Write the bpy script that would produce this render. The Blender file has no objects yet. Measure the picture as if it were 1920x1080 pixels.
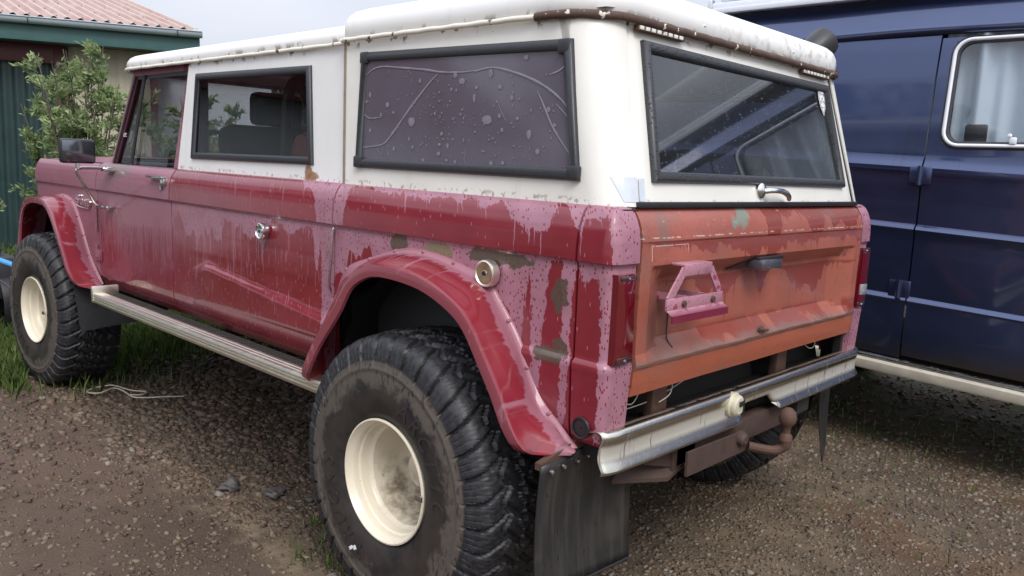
import bpy, bmesh, math, random
import numpy as np
from mathutils import Vector, Matrix
random.seed(7); RNG = np.random.default_rng(11)
scn = bpy.context.scene
R = math.radians

# ------------------------------------------------------------------ camera
cam_d = bpy.data.cameras.new('camera'); cam = bpy.data.objects.new('camera', cam_d)
scn.collection.objects.link(cam); scn.camera = cam
cam_d.sensor_width = 36.0; cam_d.lens = 1512.41/1920*36; cam_d.clip_start = .05; cam_d.clip_end = 2000
c_rt = Vector((0.69208884, -0.72032684, 0.0462848)); c_up = Vector((0.07756594, 0.13797052, 0.98739438)); c_fw = Vector((0.71763261, 0.67977451, -0.15136068))
cam.matrix_world = Matrix(((c_rt.x, c_up.x, -c_fw.x, -2.4964), (c_rt.y, c_up.y, -c_fw.y, -1.1959), (c_rt.z, c_up.z, -c_fw.z, 1.4712), (0, 0, 0, 1)))

# ------------------------------------------------------------------ light
SUN_EL = R(48); SUN_AZ = R(212)       # azimuth clockwise from +y
scn.view_settings.view_transform = 'Standard'; scn.view_settings.look = 'None'
scn.view_settings.gamma = 1.0; scn.view_settings.exposure = 0.35
world = bpy.data.worlds.new('World'); scn.world = world; world.use_nodes = True
wn = world.node_tree; wn.nodes.clear()
sky = wn.nodes.new('ShaderNodeTexSky'); sky.sky_type = 'NISHITA'; sky.sun_disc = False
sky.sun_elevation = SUN_EL; sky.sun_rotation = SUN_AZ; sky.dust_density = 3.0; sky.air_density = 1.0
bg = wn.nodes.new('ShaderNodeBackground'); bg.inputs['Strength'].default_value = 0.12
hs = wn.nodes.new('ShaderNodeHueSaturation'); hs.inputs['Saturation'].default_value = 0.22
# an overcast sky is brighter overhead than at the horizon
wsp = wn.nodes.new('ShaderNodeSeparateXYZ'); wmr = wn.nodes.new('ShaderNodeMapRange'); wmr.inputs[1].default_value = 0.05; wmr.inputs[2].default_value = 1.0; wmr.inputs[3].default_value = .80; wmr.inputs[4].default_value = 2.3; wvm = wn.nodes.new('ShaderNodeVectorMath'); wvm.operation = 'SCALE'
wtc = wn.nodes.new('ShaderNodeTexCoord'); wno = wn.nodes.new('ShaderNodeTexNoise')
wmp = wn.nodes.new('ShaderNodeMapping'); wmp.inputs['Scale'].default_value = (1.2, 1.2, 3.5)
wno.inputs['Scale'].default_value = 1.6; wno.inputs['Detail'].default_value = 5
wrp = wn.nodes.new('ShaderNodeValToRGB'); wrp.color_ramp.elements[0].position = .3; wrp.color_ramp.elements[1].position = .75
wmx = wn.nodes.new('ShaderNodeMix'); wmx.data_type = 'RGBA'; wmx.inputs['Factor'].default_value = .72
wrp.color_ramp.elements[0].color = (4.6, 5.0, 6.1, 1); wrp.color_ramp.elements[1].color = (6.6, 6.9, 7.7, 1)
wo = wn.nodes.new('ShaderNodeOutputWorld')
wn.links.new(wtc.outputs['Generated'], wmp.inputs['Vector']); wn.links.new(wmp.outputs['Vector'], wno.inputs['Vector'])
wn.links.new(wno.outputs['Fac'], wrp.inputs['Fac']); wn.links.new(sky.outputs['Color'], hs.inputs['Color'])
wn.links.new(hs.outputs['Color'], wmx.inputs['A']); wn.links.new(wrp.outputs['Color'], wmx.inputs['B'])
wn.links.new(wtc.outputs['Generated'], wsp.inputs[0]); wn.links.new(wsp.outputs[2], wmr.inputs[0]); wn.links.new(wmx.outputs['Result'], wvm.inputs[0]); wn.links.new(wmr.outputs[0], wvm.inputs['Scale']); wn.links.new(wvm.outputs[0], bg.inputs['Color']); wn.links.new(bg.outputs['Background'], wo.inputs['Surface'])
sd = bpy.data.lights.new('sun', 'SUN'); sd.energy = 1.4; sd.angle = R(22); sd.color = (1.0, .965, .92)
sun = bpy.data.objects.new('sun', sd); scn.collection.objects.link(sun)
sdir = Vector((math.sin(SUN_AZ)*math.cos(SUN_EL), math.cos(SUN_AZ)*math.cos(SUN_EL), math.sin(SUN_EL)))
sun.rotation_euler = sdir.to_track_quat('Z', 'Y').to_euler(); sun.location = sdir*30

# ------------------------------------------------------------------ node helpers
class NT:
    def __init__(s, name):
        s.m = bpy.data.materials.new(name); s.m.use_nodes = True; s.t = s.m.node_tree; s.t.nodes.clear()
        s.out = s.t.nodes.new('ShaderNodeOutputMaterial'); s._c = None
    def put(s, sock, v):
        if v is None: return
        if isinstance(v, bpy.types.NodeSocket): s.t.links.new(v, sock)
        else:
            if hasattr(sock.default_value, '__len__') and not hasattr(v, '__len__'): v = (v,)*len(sock.default_value)
            if hasattr(sock.default_value, '__len__') and len(v) == 3 and len(sock.default_value) == 4: v = (*v, 1)
            sock.default_value = v
    def math(s, op, a, b=None, c=None, clamp=False):
        n = s.t.nodes.new('ShaderNodeMath'); n.operation = op; n.use_clamp = clamp
        for i, v in enumerate((a, b, c)): s.put(n.inputs[i], v)
        return n.outputs[0]
    def add(s, a, b): return s.math('ADD', a, b)
    def sub(s, a, b): return s.math('SUBTRACT', a, b)
    def mul(s, a, b): return s.math('MULTIPLY', a, b)
    def mx(s, a, b): return s.math('MAXIMUM', a, b)
    def mn(s, a, b): return s.math('MINIMUM', a, b)
    def step(s, x, a, b):
        n = s.t.nodes.new('ShaderNodeMapRange'); n.interpolation_type = 'SMOOTHSTEP'
        s.put(n.inputs[0], x); n.inputs[1].default_value = a; n.inputs[2].default_value = b
        n.inputs[3].default_value = 0; n.inputs[4].default_value = 1
        if a > b:
            n.inputs[1].default_value = b; n.inputs[2].default_value = a; n.inputs[3].default_value = 1; n.inputs[4].default_value = 0
        return n.outputs[0]
    def co(s):
        if s._c is None:
            tc = s.t.nodes.new('ShaderNodeTexCoord'); s._c = tc.outputs['Object']
            sp = s.t.nodes.new('ShaderNodeSeparateXYZ'); s.t.links.new(s._c, sp.inputs[0]); s.x, s.y, s.z = sp.outputs
        return s._c
    def vec(s, x, y, z):
        n = s.t.nodes.new('ShaderNodeCombineXYZ'); s.put(n.inputs[0], x); s.put(n.inputs[1], y); s.put(n.inputs[2], z); return n.outputs[0]
    def noise(s, v=None, scale=5, detail=3, rough=.55, dim=None, sc3=None):
        if v is None: v = s.co()
        if sc3:
            mp = s.t.nodes.new('ShaderNodeMapping'); mp.inputs['Scale'].default_value = sc3; s.put(mp.inputs[0], v); v = mp.outputs[0]
        n = s.t.nodes.new('ShaderNodeTexNoise'); n.inputs['Scale'].default_value = scale; n.inputs['Detail'].default_value = detail
        n.inputs['Roughness'].default_value = rough; s.put(n.inputs['Vector'], v)
        return n.outputs[0]
    def vor(s, v=None, scale=5, sc3=None, feature='F1', out='Distance', rnd=1):
        if v is None: v = s.co()
        if sc3:
            mp = s.t.nodes.new('ShaderNodeMapping'); mp.inputs['Scale'].default_value = sc3; s.put(mp.inputs[0], v); v = mp.outputs[0]
        n = s.t.nodes.new('ShaderNodeTexVoronoi'); n.feature = feature; n.inputs['Scale'].default_value = scale; n.inputs['Randomness'].default_value = rnd
        s.put(n.inputs['Vector'], v); return n.outputs[out]
    def ramp(s, f, stops, interp='LINEAR'):
        n = s.t.nodes.new('ShaderNodeValToRGB'); cr = n.color_ramp; cr.interpolation = interp
        while len(cr.elements) > 1: cr.elements.remove(cr.elements[-1])
        for i, (p, c) in enumerate(stops):
            e = cr.elements[0] if i == 0 else cr.elements.new(p)
            e.position = p
            e.color = (c, c, c, 1) if not hasattr(c, '__len__') else (*c, 1)
        s.put(n.inputs[0], f); return n.outputs[0]
    def mix(s, f, a, b):
        n = s.t.nodes.new('ShaderNodeMix'); n.data_type = 'RGBA'
        s.put(n.inputs['Factor'], f); s.put(n.inputs['A'], a); s.put(n.inputs['B'], b); return n.outputs['Result']
    def mixf(s, f, a, b):
        n = s.t.nodes.new('ShaderNodeMix'); n.data_type = 'FLOAT'
        s.put(n.inputs[0], f); s.put(n.inputs[2], a); s.put(n.inputs[3], b); return n.outputs[0]
    def spot(s, ya, za, y0, z0, ry, rz, soft=.5):
        dy = s.math('DIVIDE', s.sub(ya, y0), ry); dz = s.math('DIVIDE', s.sub(za, z0), rz)
        d = s.add(s.mul(dy, dy), s.mul(dz, dz)); return s.step(d, 1.0, 1.0-soft)
    def bump(s, h, strength=.3, dist=.01):
        n = s.t.nodes.new('ShaderNodeBump'); n.inputs['Strength'].default_value = strength; n.inputs['Distance'].default_value = dist
        s.put(n.inputs['Height'], h); return n.outputs[0]
    def bsdf(s, col, rough=.5, metal=0.0, normal=None, spec=.5, coat=0.0, coatr=.05, alpha=None, trans=None, sheen=None):
        n = s.t.nodes.new('ShaderNodeBsdfPrincipled')
        s.put(n.inputs['Base Color'], col); s.put(n.inputs['Roughness'], rough); s.put(n.inputs['Metallic'], metal)
        s.put(n.inputs['Specular IOR Level'], spec); s.put(n.inputs['Coat Weight'], coat); s.put(n.inputs['Coat Roughness'], coatr)
        if normal is not None: s.t.links.new(normal, n.inputs['Normal'])
        if alpha is not None: s.put(n.inputs['Alpha'], alpha)
        if trans is not None: s.put(n.inputs['Transmission Weight'], trans)
        s.t.links.new(n.outputs[0], s.out.inputs[0]); s.b = n
        return s.m

def simple(name, col, rough=.5, metal=0, nscale=30, namt=.15, bump=0, coat=0, spec=.5):
    t = NT(name); f = t.noise(scale=nscale, detail=4)
    k = t.math('MULTIPLY_ADD', f, 2*namt, 1-namt)
    c = t.mix(k, (0, 0, 0), col) if namt <= 0 else None
    n = t.t.nodes.new('ShaderNodeVectorMath'); n.operation = 'SCALE'; n.inputs[0].default_value = col; t.put(n.inputs['Scale'], k)
    return t.bsdf(n.outputs[0], t.math('MULTIPLY_ADD', f, .2, rough-.1, clamp=True), metal, t.bump(f, bump, .005) if bump else None, spec=spec, coat=coat)

# ------------------------------------------------------------------ materials
def drips(t, u, depth, Lstops, umin, umax, fine=45.0, var=(.45, 1.1)):
    """mask of the chalky paint left between rain runs: hangs down from a line, each run its own length"""
    ju = t.mul(t.sub(t.noise(t.vec(u, 2.2, depth), scale=30, detail=4, rough=.65), .5), .045)
    f = t.math('DIVIDE', t.sub(t.add(u, ju), umin), umax-umin)
    L = t.ramp(f, [((a-umin)/(umax-umin), min(1.0, b)) for a, b in Lstops])
    wob = t.mul(t.sub(t.noise(t.vec(u, 0, depth), scale=14, detail=3), .5), .022)
    uu = t.add(u, wob)
    n2 = t.noise(t.vec(uu, 5.3, 0), scale=fine*.22, detail=2); n3 = t.noise(t.vec(uu, 1.3, t.mul(depth, .5)), scale=fine*.9, detail=3, rough=.6)
    base = t.mul(L, t.math('MULTIPLY_ADD', t.step(n2, .3, .68), .42*var[1]/1.1, .16))
    base = t.mx(base, t.mul(t.mul(L, t.step(L, .30, .40)), t.math('MULTIPLY_ADD', n2, .6, .65)))
    base = t.add(base, t.mul(t.mul(t.sub(n3, .5), .035), t.step(L, .0, .05)))
    out = None
    for sc, ext, k0 in ((fine*1.25, 1.75, 0.0), (fine*2.5, 1.15, 7.7)):
        cv = t.vec(t.mul(uu, sc), k0, 0)
        d = t.vor(cv, scale=1.0); c = t.vor(cv, scale=1.0, out='Color'); sx = t.t.nodes.new('ShaderNodeSeparateColor'); t.t.links.new(c, sx.inputs[0])
        ln = t.mul(t.mul(L, ext), t.math('POWER', sx.outputs[0], 1.15))
        tt = t.math('DIVIDE', t.sub(depth, base), t.add(ln, .0015)); w = t.mul(t.math('SQRT', t.math('SUBTRACT', 1.0, tt, clamp=True)), t.math('MULTIPLY_ADD', sx.outputs[1], .22, .14))
        m = t.step(t.sub(w, d), 0, .05); out = m if out is None else t.mx(out, m)
    out = t.mul(t.mx(out, t.step(t.sub(base, depth), 0, .006)), t.step(L, .002, .01))
    return t.sub(t.mul(out, .012), .002)

def paint(name, tail=False):
    t = NT(name); t.co()
    u = t.sub(t.y, t.add(t.x, .87)) if not tail else t.x
    V = t.vec(u, 0, t.z)
    # rain drops
    vd = t.vor(t.vec(u, 0, t.mul(t.z, .62)), scale=125); vr = t.vor(t.vec(u, 0, t.mul(t.z, .62)), scale=125, out='Color')
    sx = t.t.nodes.new('ShaderNodeSeparateColor'); t.t.links.new(vr, sx.inputs[0])
    hole = t.mul(t.step(vd, .36, .28), t.step(sx.outputs[0], .50, .54))
    vd2 = t.vor(t.vec(t.mul(u, 1.6), 4, t.mul(t.z, .55)), scale=55); vr2 = t.vor(t.vec(t.mul(u, 1.6), 4, t.mul(t.z, .55)), scale=55, out='Color')
    sx2 = t.t.nodes.new('ShaderNodeSeparateColor'); t.t.links.new(vr2, sx2.inputs[0])
    stray = t.mul(t.step(vd2, .2, .15), t.step(sx2.outputs[1], .9, .93))
    big = t.noise(V, scale=3, detail=4)
    if not tail:
        dl = t.sub(1.226, t.z); du = t.sub(1.377, t.z)
        Ll = [(-.15, .5), (-.045, .5), (.028, .5), (.034, .06), (.075, .12), (.112, .04), (.12, .5), (.15, .5), (.157, .0), (.215, .02), (.225, .42), (.262, .42), (.27, .06), (.285, .10), (.29, .38), (.34, .40), (.36, .3), (1.22, .3), (1.236, .55), (1.30, .55), (1.31, .05), (1.34, .42), (1.37, .05), (1.5, .10), (1.66, .09), (1.70, .29), (1.76, .17), (2.1, .25), (2.56, .26), (2.58, .30), (3.45, .24), (3.5, .6)]
        Lu = [(-.15, .4), (0, .4), (.012, .05), (.05, .10), (.10, .08), (.118, .4), (.14, .03), (.19, .01), (.22, .16), (.27, .22), (.36, .12), (.40, .02), (.47, .10), (.52, .02), (.6, .06), (.8, .055), (.98, .05), (1.12, .02), (1.17, .2), (1.19, .4), (1.33, .4), (1.36, .12), (1.42, .10), (1.46, .0), (2.5, .0), (2.57, .01), (2.58, .4), (4.6, .4)]
        ml = drips(t, u, dl, Ll, -.15, 4.65); mu = drips(t, u, du, Lu, -.15, 4.65, var=(.6, .9))
        ml = t.step(ml, 0, .008); mu = t.step(mu, 0, .008)
        mask = t.mixf(t.step(t.z, 1.228, 1.232), ml, mu)
        # soft chalk of the door and fender
        fr = t.mul(t.step(u, 2.52, 2.62), t.step(t.z, .80, 1.12))
        fine = t.noise(t.vec(u, 2, t.mul(t.z, .06)), scale=60, detail=3, rough=.7)
        fr = t.mul(fr, t.step(t.add(fine, t.mul(t.sub(t.z, 1.0), .25)), .44, .53))
        haze = t.mul(t.math('MULTIPLY_ADD', t.step(big, .35, .65), .3, .1), t.step(u, 1.2, 2.8))
        chips = None
        for (y0, z0, ry, rz) in [(.86, 1.205, .05, .03), (.40, 1.205, .14, .022), (.165, 1.13, .026, .055), (.20, .965, .055, .022), (.16, .985, .03, .03), (.45, 1.16, .03, .02)]:
            q = t.spot(t.add(u, t.mul(t.sub(t.noise(V, scale=24, detail=3), .5), .09)), t.add(t.z, t.mul(t.sub(t.noise(t.vec(u, 9, t.z), scale=24, detail=3), .5), .06)), y0, z0, ry, rz, .12)
            chips = q if chips is None else t.mx(chips, q)
        moss = t.spot(t.add(u, t.mul(t.sub(t.noise(V, scale=30), .5), .07)), t.z, .665, 1.195, .075, .032, .25)
        grey = t.spot(t.add(u, t.mul(t.sub(t.noise(V, scale=18), .5), .25)), t.z, 3.2, 1.35, .17, .055, .7)
        mask = t.mul(mask, t.sub(1.0, hole)); mask = t.mx(mask, t.mul(stray, .75))
        mask = t.mx(mask, t.mul(fr, .8))
        fineb = t.noise(t.vec(u, 6, t.mul(t.z, .10)), scale=95, detail=2, rough=.6)
        lines = t.mul(t.mul(t.step(fineb, .60, .64), t.step(u, 1.25, 1.4)), t.mul(t.step(t.z, .76, .86), t.step(t.noise(V, scale=9, detail=3), .42, .56)))
        mask = t.mx(mask, t.mul(lines, .6))
        red = t.mix(t.step(big, .35, .7), (.180, .014, .023), (.225, .022, .033))
        low = t.mul(t.step(t.z, .95, .70), t.step(t.noise(V, scale=7, detail=5), .35, .7))
        red = t.mix(t.mul(low, .4), red, (.11, .035, .03))
        pink = t.mix(t.step(t.noise(V, scale=12, detail=4), .3, .7), (.29, .125, .165), (.36, .165, .215))
        pink = t.mix(t.mul(t.step(u, 2.3, 2.7), .75), pink, (.245, .085, .115))
        col = t.mix(mask, red, pink); col = t.mix(haze, col, (.22, .085, .11))
        col = t.mix(chips, col, t.mix(t.noise(V, scale=90), (.070, .042, .032), (.115, .075, .055)))
        col = t.mix(t.mul(moss, .9), col, t.mix(t.noise(V, scale=120), (.20, .12, .05), (.16, .17, .10)))
        col = t.mix(t.mul(grey, .65), col, (.14, .12, .10))
        dirt = t.mul(t.step(t.noise(t.vec(t.mul(u, 1), 0, t.mul(t.z, .12)), scale=50, detail=2), .62, .7), t.step(u, 3.0, 3.6))
        col = t.mix(t.mul(dirt, .55), col, (.10, .03, .035))
        rough = t.mixf(mask, .20, .55)
    else:
        dtop = t.sub(1.37, t.z); dmid = t.sub(1.165, t.z); dfold = t.sub(1.28, t.z)
        La = [(-.75, .0), (-.2, .0), (-.06, .0), (-.03, .22), (.02, .22), (.07, .03), (.16, .10), (.22, .02), (.34, .14), (.42, .1), (.5, .12), (.6, .1), (.75, .1)]
        Lb = [(-.75, .0), (-.4, .02), (-.30, .2), (-.26, .22), (-.2, .12), (-.12, .05), (-.02, .0), (.04, .16), (.1, .0), (.22, .05), (.30, .2), (.5, .2), (.56, .06), (.75, .0)]
        Lc = [(-.75, .0), (-.5, .03), (-.3, .08), (-.05, .09), (.1, .07), (.4, .03), (.75, .06)]
        wa = t.step(drips(t, u, dtop, La, -.75, .75, fine=38, var=(.5, 2.0)), 0, .01)
        wb = t.mul(t.step(drips(t, u, dmid, Lb, -.75, .75, fine=42, var=(.5, 1.3)), 0, .006), t.step(t.z, 1.17, 1.16))
        wc = t.mul(t.step(drips(t, u, dfold, Lc, -.75, .75, fine=45, var=(.5, 1.6)), 0, .008), t.step(t.z, 1.285, 1.28))
        wet = t.mx(t.mx(wa, wb), wc)
        wet = t.mx(wet, t.mul(t.mul(t.step(t.z, 1.03, 1.0), t.step(t.z, .94, .96)), t.mul(t.step(t.noise(V, scale=6, detail=3), .42, .5), t.step(u, -.42, -.36))))
        wet = t.mx(wet, t.mul(hole, .6))
        base = t.mix(t.step(big, .3, .7), (.30, .088, .058), (.37, .112, .076))
        base = t.mix(t.mul(t.step(t.z, 1.2, 1.38), .35), base, (.30, .085, .075))
        base = t.mix(t.mul(t.step(t.z, .99, .93), .6), base, (.38, .095, .042))
        col = t.mix(t.mul(wet, .8), base, (.21, .036, .026))
        stain = t.mul(t.step(t.noise(V, scale=5, detail=6, rough=.65), .5, .72), .5)
        stain = t.mx(stain, t.mul(t.spot(t.add(u, t.mul(t.sub(t.noise(V, scale=11, detail=5), .5), .35)), t.add(t.z, t.mul(t.sub(t.noise(t.vec(u, 8, t.z), scale=16, detail=4), .5), .12)), -.64, 1.33, .09, .07, .95), .55))
        stain = t.mx(stain, t.mul(t.spot(t.add(u, t.mul(big, .2)), t.z, -.5, 1.03, .16, .16, .9), .35))
        stain = t.mx(stain, t.mul(t.step(t.math('ABSOLUTE', t.sub(t.add(t.z, t.mul(t.sub(t.noise(V, scale=14, detail=4), .5), .05)), .955)), .022, .004), .7))
        col = t.mix(stain, col, (.17, .12, .10))
        teal = t.spot(t.add(u, t.mul(t.sub(t.noise(V, scale=20, detail=3), .5), .2)), t.add(t.z, t.mul(t.sub(t.noise(t.vec(u, 7, t.z), scale=20, detail=3), .5), .08)), -.20, 1.345, .055, .045, .8)
        col = t.mix(t.mul(teal, .75), col, (.16, .25, .20))
        scr = t.mul(t.step(t.math('ABSOLUTE', t.sub(t.z, t.add(1.292, t.mul(t.noise(V, scale=12), .006)))), .0025, .0008), t.step(t.noise(V, scale=30, detail=2), .5, .56))
        scr = t.mx(scr, t.mul(t.mul(t.step(t.noise(t.vec(t.mul(u, .5), 3, t.z), scale=60, detail=2), .66, .7), t.step(t.z, 1.28, 1.36)), .4))
        ux = t.math('ABSOLUTE', t.sub(u, -.608)); zt_ = t.step(t.math('ABSOLUTE', t.sub(t.z, 1.254)), .0205, .020)
        box_ = t.mx(t.mul(t.mul(t.step(ux, .0915, .091), t.step(ux, .0885, .089)), zt_), t.mul(t.step(ux, .091, .0905), t.mul(t.step(t.z, 1.2722, 1.2728), t.step(t.z, 1.2748, 1.2742))))
        scr = t.mx(scr, t.mul(box_, t.step(t.noise(V, scale=40, detail=2), .40, .48)))
        col = t.mix(t.mul(scr, .8), col, (.6, .52, .45))
        rough = t.mixf(wet, .42, .18)
    orange = t.noise(V, scale=140, detail=2)
    dropb = t.mul(t.step(vd, .34, .05), t.step(sx.outputs[2], .72, .75))
    h = t.add(t.mul(orange, .12), dropb)
    wav = t.noise(V, scale=4.5, detail=2)
    nrm = t.bump(t.add(t.mul(h, .012), t.mul(wav, .10)), .35, .02)
    return t.bsdf(col, rough, 0, nrm, spec=.5, coat=.35 if not tail else .12, coatr=.08)

def top_paint(name, base, base2, rustz=None, roof=False):
    t = NT(name); t.co(); V = t.co()
    big = t.noise(V, scale=2.5, detail=5)
    col = t.mix(t.step(big, .3, .7), base, base2)
    s = t.noise(t.vec(t.mul(t.sub(t.y, t.x), 1), 0, t.mul(t.z, .10)), scale=16, detail=4, rough=.6)
    col = t.mix(t.mul(t.step(s, .55, .8), .22), col, (.42, .36, .27))
    n = t.noise(V, scale=34, detail=4, rough=.7); nb = t.noise(V, scale=8, detail=2)
    sp = t.step(n, .74, .76); col = t.mix(t.mul(sp, .8), col, (.16, .085, .045))
    if not roof:
        # runs of rust under the drip rail and at the sill
        d = t.sub(1.86, t.z)
        r = t.noise(t.vec(t.sub(t.y, t.x), 0, 0), scale=26, detail=1)
        run = t.mul(t.step(r, .66, .74), t.step(d, .16, .0)); col = t.mix(t.mul(run, .4), col, (.40, .22, .10))
        e = t.mul(t.step(t.z, 1.400, 1.385), t.step(t.noise(V, scale=45, detail=4), .56, .62)); col = t.mix(t.mul(e, .6), col, (.22, .12, .06))
        top = t.mul(t.step(t.z, 1.835, 1.86), t.step(t.noise(V, scale=17, detail=3), .56, .60)); col = t.mix(t.mul(top, .85), col, (.12, .07, .05))
        if rustz:
            for (y0, z0, ry, rz) in rustz:
                q = t.spot(t.add(t.y, t.mul(t.sub(n, .5), .06)), t.add(t.z, t.mul(t.sub(t.noise(t.vec(t.y, 4, t.z), scale=30), .5), .05)), y0, z0, ry, rz, .7)
                col = t.mix(t.mul(q, .9), col, t.mix(nb, (.45, .20, .04), (.10, .05, .03)))
    else:
        # weathered grime toward the rear lip
        g = t.mul(t.mul(t.step(t.y, .42, .14), t.step(t.x, -.5, .3)), t.step(t.noise(V, scale=30, detail=5, sc3=(1, .25, 1)), .45, .7))
        col = t.mix(t.mul(g, .5), col, (.20, .18, .15))
        gl = t.mul(t.step(t.z, 1.90, 1.878), t.step(t.noise(V, scale=22, detail=4), .54, .60)); col = t.mix(t.mul(gl, .7), col, (.22, .15, .09))
    return t.bsdf(col, t.math('MULTIPLY_ADD', big, .25, .25), 0, t.bump(t.add(t.mul(n, .3), t.mul(t.noise(V, scale=3), 1.0)), .12, .01), coat=.15, coatr=.2)

def rusty_trim(name, amt=.5):
    t = NT(name); V = t.co()
    n = t.noise(V, scale=22, detail=5, rough=.65); n2 = t.noise(V, scale=90, detail=3)
    m = t.step(n, amt-.02, amt+.02)
    col = t.mix(m, (.74, .70, .60), t.mix(n2, (.040, .029, .027), (.13, .070, .045)))
    return t.bsdf(col, t.mixf(m, .4, .8), 0, t.bump(n, .4, .004))

def rubber_tyre(side=True):
    t = NT('tyre_rubber'); V = t.co()
    r2 = t.math('SQRT', t.add(t.mul(t.y, t.y), t.mul(t.z, t.z)))
    n = t.noise(V, scale=9, detail=5, rough=.6); n2 = t.noise(V, scale=60, detail=3)
    sidem = t.step(r2, .378, .368)
    edge = t.mul(t.step(t.add(r2, t.mul(t.sub(t.noise(V, scale=13, detail=6, rough=.68), .5), .20)), .290, .325), sidem)
    wetv = t.step(t.noise(V, scale=70, detail=2, sc3=(1, 1, .35)), .60, .63)
    mud = t.mix(n2, (.060, .048, .038), (.112, .092, .075))
    col = t.mix(t.step(n, .3, .7), (.010, .010, .012), (.018, .017, .019))
    film = t.mul(sidem, .55); col = t.mix(t.mul(film, t.step(n, .3, .6)), col, (.050, .036, .028))
    col = t.mix(t.mul(edge, t.sub(.9, t.mul(wetv, .8))), col, mud)
    dust = t.mul(t.mul(t.step(n2, .35, .7), t.step(r2, .37, .40)), .4); col = t.mix(dust, col, (.055, .055, .062))
    rough = t.mixf(edge, t.math('MULTIPLY_ADD', n, .30, .36), .8)
    rad = t.noise(t.vec(t.mul(t.x, 3), t.mul(t.y, 1), t.z), scale=45, detail=4)
    return t.bsdf(col, rough, 0, t.bump(rad, .25, .004), spec=.5)

def glass(name, tint, tr, rough=.02, drops=0.0, col=(.02, .02, .025), mixbase=.0, refl=1.3):
    t = NT(name); V = t.co()
    fr = t.t.nodes.new('ShaderNodeFresnel'); fr.inputs['IOR'].default_value = 1.5
    g = t.t.nodes.new('ShaderNodeBsdfGlossy'); g.inputs['Roughness'].default_value = rough; g.inputs['Color'].default_value = (.95, .97, 1, 1)
    tb = t.t.nodes.new('ShaderNodeBsdfTransparent'); tb.inputs['Color'].default_value = (*tint, 1)
    df = t.t.nodes.new('ShaderNodeBsdfDiffuse')
    dn = t.noise(V, scale=6, detail=4); 
    t.put(df.inputs['Color'], t.mix(dn, col, tuple(c*1.5 for c in col)))
    mxa = t.t.nodes.new('ShaderNodeMixShader'); mxa.inputs[0].default_value = mixbase
    if drops > 0:
        vd = t.vor(V, scale=95); vc = t.vor(V, scale=95, out='Color'); sx = t.t.nodes.new('ShaderNodeSeparateColor'); t.t.links.new(vc, sx.inputs[0])
        drop = t.mul(t.step(vd, .3, .2), t.step(sx.outputs[0], 1-drops, 1-drops+.04))
        t.put(mxa.inputs[0], t.math('MULTIPLY_ADD', drop, .35, mixbase))
        nb = t.bump(drop, .5, .003); t.t.links.new(nb, g.inputs['Normal'])
    t.t.links.new(tb.outputs[0], mxa.inputs[1]); t.t.links.new(df.outputs[0], mxa.inputs[2])
    m = t.t.nodes.new('ShaderNodeMixShader')
    f2 = t.math('MULTIPLY_ADD', fr.outputs[0], refl, .01, clamp=True)
    t.put(m.inputs[0], f2); t.t.links.new(mxa.outputs[0], m.inputs[1]); t.t.links.new(g.outputs[0], m.inputs[2])
    t.t.links.new(m.outputs[0], t.out.inputs[0]); return t.m

M = {}
M['paint'] = paint('faded_red_paint'); M['tail'] = paint('primer_orange_paint', True)
M['mirror'] = NT('mirror_glass').bsdf((.16, .17, .19), .12, .9)
M['flare'] = None
def flare_paint():
    t = NT('red_flare_paint'); V = t.co(); t.co()
    big = t.noise(V, scale=5, detail=3)
    red = t.mix(big, (.185, .014, .023), (.235, .022, .034))
    n = t.noise(t.vec(t.mul(t.y, 1), 0, t.mul(t.z, .4)), scale=26, detail=3, rough=.6)
    inner = t.step(t.x, -.925, -.885)      # the root beside the body keeps more chalk
    # root coordinate works on the left side; the right side reads the same by symmetry
    ax = t.math('ABSOLUTE', t.x)
    inner = t.step(ax, .945, .885)
    m = t.mul(t.step(t.add(n, t.mul(inner, .30)), .58, .68), 1.0)
    st = t.noise(t.vec(t.mul(t.y, 1), 3, t.mul(t.z, .3)), scale=70, detail=2); m = t.mx(m, t.mul(t.step(st, .70, .72), .8))
    edge = t.mul(t.step(ax, 1.008, 1.016), .35)
    col = t.mix(t.mul(m, .8), red, (.31, .13, .17)); col = t.mix(edge, col, (.29, .12, .15))
    low = t.mul(t.step(t.z, .80, .72), t.step(n, .45, .6)); col = t.mix(t.mul(low, .6), col, (.06, .03, .025))
    return t.bsdf(col, t.mixf(m, .14, .5), 0, t.bump(t.add(big, t.mul(n, .2)), .1, .02), coat=.4, coatr=.08)
M['flare'] = flare_paint()
M['cream'] = top_paint('cream_hardtop_paint', (.71, .69, .63), (.77, .75, .69))
M['white'] = top_paint('white_hardtop_paint', (.76, .755, .735), (.80, .795, .77), rustz=[(1.50, 1.405, .03, .04), (1.47, 1.39, .05, .02)])
M['roof'] = top_paint('white_roof_paint', (.80, .79, .76), (.83, .82, .80), roof=True)
M['seam'] = simple('aged_seam_sealer', (.24, .19, .14), .7, nscale=30, namt=.5); M['rusty'] = rusty_trim('rusty_drip_rail', .37); M['drip'] = rusty_trim('white_drip_rail', .62)
M['tyre'] = rubber_tyre()
M['rim'] = None
def rim_mat():
    t = NT('cream_wheel_paint'); V = t.co(); t.co()
    n = t.noise(V, scale=10, detail=5, rough=.65)
    deep = t.step(t.x, .12, .04)
    d = t.mul(t.mul(t.step(n, .36, .62), deep), t.step(t.z, .04, -.06))
    col = t.mix(t.noise(V, scale=4), (.66, .58, .44), (.74, .68, .55))
    col = t.mix(t.mul(d, .85), col, (.13, .085, .05))
    s = t.step(t.noise(V, scale=45, detail=3), .68, .72); col = t.mix(t.mul(s, .5), col, (.22, .15, .08))
    return t.bsdf(col, .38, 0, t.bump(n, .15, .004), coat=.2)
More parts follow.
